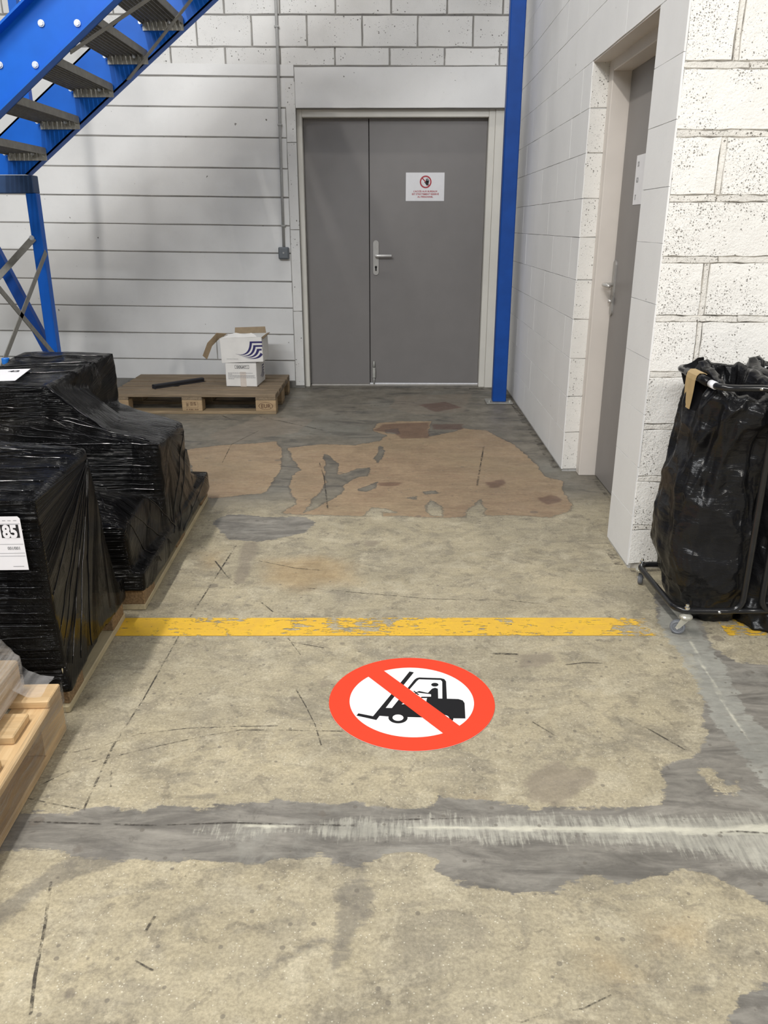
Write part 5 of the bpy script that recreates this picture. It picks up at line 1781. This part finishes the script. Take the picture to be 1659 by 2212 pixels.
def bag_mesh(prof, seed, rim, nseg=150, nz=130, flapf=None):
    """hanging plastic bag: prof(z) gives x0,x1,y0,y1; superellipse sections with pleats, sagging folds and creases"""
    bm = bmesh.new()
    rings = []
    ztop = rim
    for j in range(nz + 1):
        t = j / nz
        z = 0.004 + (ztop - 0.004) * t
        x0, x1, y0, y1 = prof(z)
        cx_, cy_, rx, ry = (x0 + x1) / 2, (y0 + y1) / 2, (x1 - x0) / 2, (y1 - y0) / 2
        ring = []
        for k in range(nseg):
            a = 2 * PI * k / nseg
            ca_, sa_ = math.cos(a), math.sin(a)
            e = 0.74
            px_ = math.copysign(abs(ca_) ** e, ca_)
            py_ = math.copysign(abs(sa_) ** e, sa_)
            u = a * 0.25
            low = max(0.0, 1 - z / 0.26)
            top = max(0.0, (z - 0.35) / 0.45)
            d = 0.0
            # vertical pleats from the rim
            d += 0.012 * top * mnoise.noise(Vector((ca_ * 5 + seed, sa_ * 5, z * 1.2)))
            # sharp creases running diagonally
            r1 = 1 - 2 * abs(mnoise.noise(Vector((ca_ * 1.7 + z * 3.0 + seed, sa_ * 1.7 + seed, z * 3.6))))
            r2 = 1 - 2 * abs(mnoise.noise(Vector((ca_ * 2.6 - z * 4.2 + seed * 2, sa_ * 2.6, z * 5.0 + 7))))
            r3 = 1 - 2 * abs(mnoise.noise(Vector((ca_ * 6 + z * 9 + seed, sa_ * 6, z * 11.0))))
            d += (0.018 * r1 + 0.012 * r2 * (0.4 + top)) * (0.35 + 0.65 * min(1, top + low + 0.3)) + 0.0035 * r3
            # horizontal sagging folds in the lower part
            d += 0.013 * low * (1 - 2 * abs(mnoise.noise(Vector((ca_ * 1.2 + seed, sa_ * 1.2, z * 17 - 3.0 * ca_))))) + 0.010 * (1 - top) * mnoise.noise(Vector((ca_ * 1.5, sa_ * 1.5 + seed, z * 14)))
            fade = 1.0 if z < rim - 0.05 else max(0.15, (rim - z) / 0.05)
            d *= fade
            zz = z
            if flapf:
                zz = flapf(a, z)
            ring.append(bm.verts.new((cx_ + px_ * (rx + d), cy_ + py_ * (ry + d), zz)))
        rings.append(ring)
    for j in range(nz):
        for k in range(nseg):
            bm.faces.new((rings[j][k], rings[j][(k + 1) % nseg], rings[j + 1][(k + 1) % nseg], rings[j + 1][k]))
    bm.faces.new(rings[0][::-1])
    # fold over the rim and hang inside
    prev = rings[-1]
    for q, (ins, dzv) in enumerate(((0.018, 0.006), (0.034, -0.004), (0.045, -0.05), (0.055, -0.18), (0.06, -0.34))):
        cur = []
        for k in range(nseg):
            v = rings[-1][k].co
            x0, x1, y0, y1 = prof(ztop)
            cc = Vector(((x0 + x1) / 2, (y0 + y1) / 2, v.z))
            w = (v - cc)
            s = 1 - ins / max(0.05, w.length) * (1 + 0.3 * mnoise.noise(Vector((k * 0.35, q, seed))))
            cur.append(bm.verts.new(cc + w * s + Vector((0, 0, dzv))))
        for k in range(nseg):
            bm.faces.new((prev[k], prev[(k + 1) % nseg], cur[(k + 1) % nseg], cur[k]))
        prev = cur
    bmesh.ops.recalc_face_normals(bm, faces=bm.faces[:])
    return bm


def interp(z, tab):
    for (z0, v0), (z1, v1) in zip(tab, tab[1:]):
        if z <= z1:
            t = max(0, (z - z0) / (z1 - z0))
            t = t * t * (3 - 2 * t) * 0.5 + t * 0.5
            return tuple(a + (b - a) * t for a, b in zip(v0, v1))
    return tab[-1][1]


tabL = [(0.0, (1.02, 1.185, 2.50, 2.66)), (0.08, (0.985, 1.195, 2.45, 2.68)), (0.16, (0.945, 1.20, 2.42, 2.70)), (0.25, (0.910, 1.20, 2.405, 2.71)), (0.36, (0.908, 1.20, 2.41, 2.71)), (0.46, (0.922, 1.20, 2.42, 2.71)), (0.60, (0.958, 1.19, 2.42, 2.71)), (0.72, (0.975, 1.18, 2.405, 2.715)), (0.80, (0.990, 1.17, 2.395, 2.73)), (0.84, (0.995, 1.165, 2.39, 2.74))]
tabR = [(0.0, (1.19, 1.50, 2.40, 2.70)), (0.12, (1.178, 1.50, 2.40, 2.72)), (0.5, (1.18, 1.48, 2.42, 2.73)), (0.75, (1.18, 1.44, 2.41, 2.76)), (0.84, (1.18, 1.42, 2.40, 2.79))]


def flapL(a, z):
    if z < 0.7:
        return z
    k = (z - 0.7) / 0.14
    # the rim dips at the front and rises over the outer and rear rails
    return z + k * (-0.055 * max(0, -math.sin(a)) + 0.012 * max(0, -math.cos(a)) + 0.018 * mnoise.noise(Vector((math.cos(a) * 4, math.sin(a) * 4, 3.3))))


def flapR(a, z):
    if z < 0.7:
        return z
    k = (z - 0.7) / 0.14
    return z + k * (-0.07 * max(0, -math.sin(a)) + 0.03 * max(0, -math.cos(a)) * max(0, math.sin(a)) + 0.02 * mnoise.noise(Vector((math.cos(a) * 3, math.sin(a) * 3, 8.3))))


BL = empty('refuse_bag', (1.04, 2.56, 0.0), 'full black plastic refuse bag taped to the left end of the trolley', 'refuse bag')
blm = bag_mesh(lambda z: interp(z, tabL), 3.0, 0.838, flapf=flapL)
bmesh.ops.translate(blm, verts=blm.verts[:], vec=(-1.04, -2.56, 0))
obj('sack', blm, M_BAG, BL, smooth=True)
BR = empty('refuse_bag', (1.34, 2.56, 0.0), 'second black plastic refuse bag cut by the right edge of the picture', 'refuse bag')
brm = bag_mesh(lambda z: interp(z, tabR), 11.0, 0.838, nseg=110, nz=100, flapf=flapR)
bmesh.ops.translate(brm, verts=brm.verts[:], vec=(-1.34, -2.56, 0))
obj('sack', brm, M_BAG, BR, smooth=True)
# tape holding the bag to the rail
xr_ = 0.9685
obj('rail_sleeve', tube([Vector((xr_ + 0.001, 2.66, ZT)) - Vector((1.04, 2.56, 0)), Vector((xr_ + 0.001, 2.63, ZT + 0.001)) - Vector((1.04, 2.56, 0)), Vector((xr_, 2.55, ZT)) - Vector((1.04, 2.56, 0)), Vector((xr_, 2.465, ZT)) - Vector((1.04, 2.56, 0))], RT + 0.004, 14), M_BAG, BL, smooth=True)
pk = bmesh.new()
cr_ = [(0.965, 2.70, 0.835), (0.985, 2.68, 0.850), (1.000, 2.665, 0.868), (1.012, 2.65, 0.872), (1.005, 2.62, 0.845), (1.02, 2.58, 0.835), (1.045, 2.60, 0.852), (1.075, 2.63, 0.848), (1.085, 2.60, 0.825)]
lo_ = [(x + 0.006, y - 0.012, 0.775) for x, y, z in cr_]
md_ = [(x - 0.004 + 0.008 * (i_ % 2), y - 0.004, (z + 0.775) / 2 + 0.006) for i_, (x, y, z) in enumerate(cr_)]
g_ = [[pk.verts.new(Vector(p) - Vector((1.04, 2.56, 0))) for p in r] for r in (cr_, md_, lo_)]
for a, b in zip(g_, g_[1:]):
    for q in range(len(a) - 1):
        pk.faces.new((a[q], a[q + 1], b[q + 1], b[q]))
bmesh.ops.recalc_face_normals(pk, faces=pk.faces[:])
obj('loose_rim', pk, M_BAG, BL, smooth=True)
tp_ = []
tbm = bmesh.new()
rows = []
for (x, z, w) in ((0.985, 0.834, 0), (0.976, 0.838, 0), (0.962, 0.838, 0), (0.954, 0.830, 0), (0.951, 0.815, 0), (0.950, 0.79, 0.002), (0.949, 0.765, 0.008), (0.948, 0.742, 0.018), (0.947, 0.722, 0.03)):
    ya, yb = 2.535 + w * 0.3, 2.615 - w
    rows.append([tbm.verts.new((x, ya + (yb - ya) * q / 4, z + (0.012 if z < 0.72 and q % 2 else 0))) for q in range(5)])
for a, b in zip(rows, rows[1:]):
    for q in range(4):
        tbm.faces.new((a[q], a[q + 1], b[q + 1], b[q]))
bmesh.ops.translate(tbm, verts=tbm.verts[:], vec=(-1.04, -2.56, 0))
tpo = obj('tape_strip', tbm, M_TAPE, BL)
md = tpo.modifiers.new('t', 'SOLIDIFY')
md.thickness = 0.002
md.offset = 1
obj('white_band', tube([Vector((0.968, 2.45, ZT)) - to, Vector((0.9685, 2.415, ZT)) - to], RT + 0.0015, 14), M_WTAPE, TR, smooth=True)

# gathered folds standing up from the stretched film
def film_folds(film, root, offs, lines, rnd):
    for p0, p1, r in lines:
        p0, p1 = Vector(p0) - offs, Vector(p1) - offs
        n = max(6, int((p1 - p0).length / 0.025))
        pts = []
        ph = rnd.uniform(0, 9)
        for k in range(n + 1):
            q = p0.lerp(p1, k / n)
            q += Vector((mnoise.noise(Vector((k * 0.35, ph, 1))), mnoise.noise(Vector((k * 0.35, ph, 4))), mnoise.noise(Vector((k * 0.35, ph, 7))))) * 0.007
            ok, loc, nor, _ = film.closest_point_on_mesh(q)
            pts.append(loc + nor * (r * 0.25 * (1 + 0.8 * mnoise.noise(Vector((k * 0.8, ph, 3))))))
        obj('film_fold', tube(pts, r, 6), M_FOLD, root, smooth=True)


rf = random.Random(21)
lb_ = []
for y0, y1 in ((2.275, 2.12), (2.265, 2.05), (2.25, 1.99), (2.24, 2.20), (2.20, 2.17), (2.12, 1.95), (2.0, 1.93), (1.93, 1.90)):
    lb_.append(((-0.93, y0, 0.65), (-1.62, y1, 0.675), rf.uniform(0.0014, 0.0030)))
for y1, z1 in ((1.885, 0.36), (1.89, 0.25), (1.90, 0.20), (1.93, 0.13), (1.99, 0.11), (1.88, 0.45), (2.08, 0.10)):
    lb_.append(((-0.906, 2.27, 0.62), (-0.90, y1, z1), rf.uniform(0.0012, 0.0022)))
for k in range(12):
    z = 0.12 + 0.04 * k + rf.uniform(-0.012, 0.012)
    lb_.append(((-0.925, 1.865, z), (-1.5, 1.865, z + rf.uniform(-0.02, 0.02)), rf.uniform(0.0010, 0.0018)))
film_folds(FILM_B, LB, offB, lb_, rf)
lc_ = [((-1.30, 2.985, 0.70), (-1.08, 2.965, 0.54), 0.0035), 
       ((-0.90, 2.915, 0.497), (-1.9, 2.885, 0.513), 0.0030), ((-0.93, 2.94, 0.50), (-1.30, 2.985, 0.585), 0.0022), ((-0.95, 2.96, 0.50), (-1.28, 2.97, 0.60), 0.0018),
       ((-1.0, 2.92, 0.505), (-1.5, 2.97, 0.56), 0.0022), ((-1.2, 2.92, 0.51), (-1.9, 2.96, 0.55), 0.0022), ((-1.1, 2.91, 0.51), (-1.35, 2.985, 0.60), 0.0018),
       ((-1.29, 3.25, 0.72), (-1.65, 3.18, 0.72), 0.0020), ((-1.28, 3.45, 0.725), (-1.67, 3.38, 0.725), 0.0022), ((-1.28, 3.60, 0.73), (-1.67, 3.58, 0.73), 0.0018), ((-1.29, 3.38, 0.72), (-1.66, 3.34, 0.72), 0.0016),
       ((-1.30, 2.98, 0.70), (-1.64, 2.97, 0.71), 0.0024), ((-0.885, 3.36, 0.46), (-0.88, 2.96, 0.12), 0.0016), ((-0.886, 3.42, 0.40), (-0.875, 3.05, 0.10), 0.0016), ((-0.886, 3.64, 0.14), (-0.874, 3.1, 0.08), 0.0018),
       ((-0.93, 2.50, 0.315), (-1.4, 2.50, 0.325), 0.0024), ((-0.93, 2.80, 0.335), (-0.88, 3.0, 0.13), 0.0020), ((-0.925, 2.62, 0.33), (-0.88, 2.9, 0.10), 0.0016), ((-0.93, 2.55, 0.32), (-0.876, 2.72, 0.10), 0.0016)]
for k in range(9):
    z = 0.17 + 0.034 * k + rf.uniform(-0.01, 0.01)
    lc_.append(((-0.90, 2.915, z), (-1.35, 2.92, z + rf.uniform(-0.01, 0.01)), rf.uniform(0.0010, 0.0018)))
for k in range(8):
    x = -1.0 - 0.05 * k
    lc_.append(((x, 2.54 + rf.uniform(0, 0.08), 0.38), (x - rf.uniform(0.03, 0.12), 2.75 + rf.uniform(-0.05, 0.1), 0.38), rf.uniform(0.0014, 0.0026)))
for k in range(6):
    z = 0.59 + 0.018 * k
    lc_.append(((-1.31, 2.97, z), (-1.62, 2.965, z + rf.uniform(-0.01, 0.01)), rf.uniform(0.0010, 0.0016)))
film_folds(FILM_C, LC, off, lc_, rf)

# the three pallets on the left stand slightly askew to the wall
for roots, piv, ang, sh in (((PC, LC, BT), (-1.285, 3.115), 2.1, (-0.010, 0)), ((PB, LB), (-1.285, 2.165), 2.6, (-0.006, 0)), ((PA, LA), (-1.245, 1.20), 3.0, (0.0, 0.0))):
    a_ = math.radians(ang)
    for r_ in roots:
        d_ = Vector((r_.location.x - piv[0], r_.location.y - piv[1], 0))
        d_.rotate(Euler((0, 0, a_)))
        r_.location = (piv[0] + d_.x + sh[0], piv[1] + d_.y + sh[1], r_.location.z)
        r_.rotation_euler.z += a_
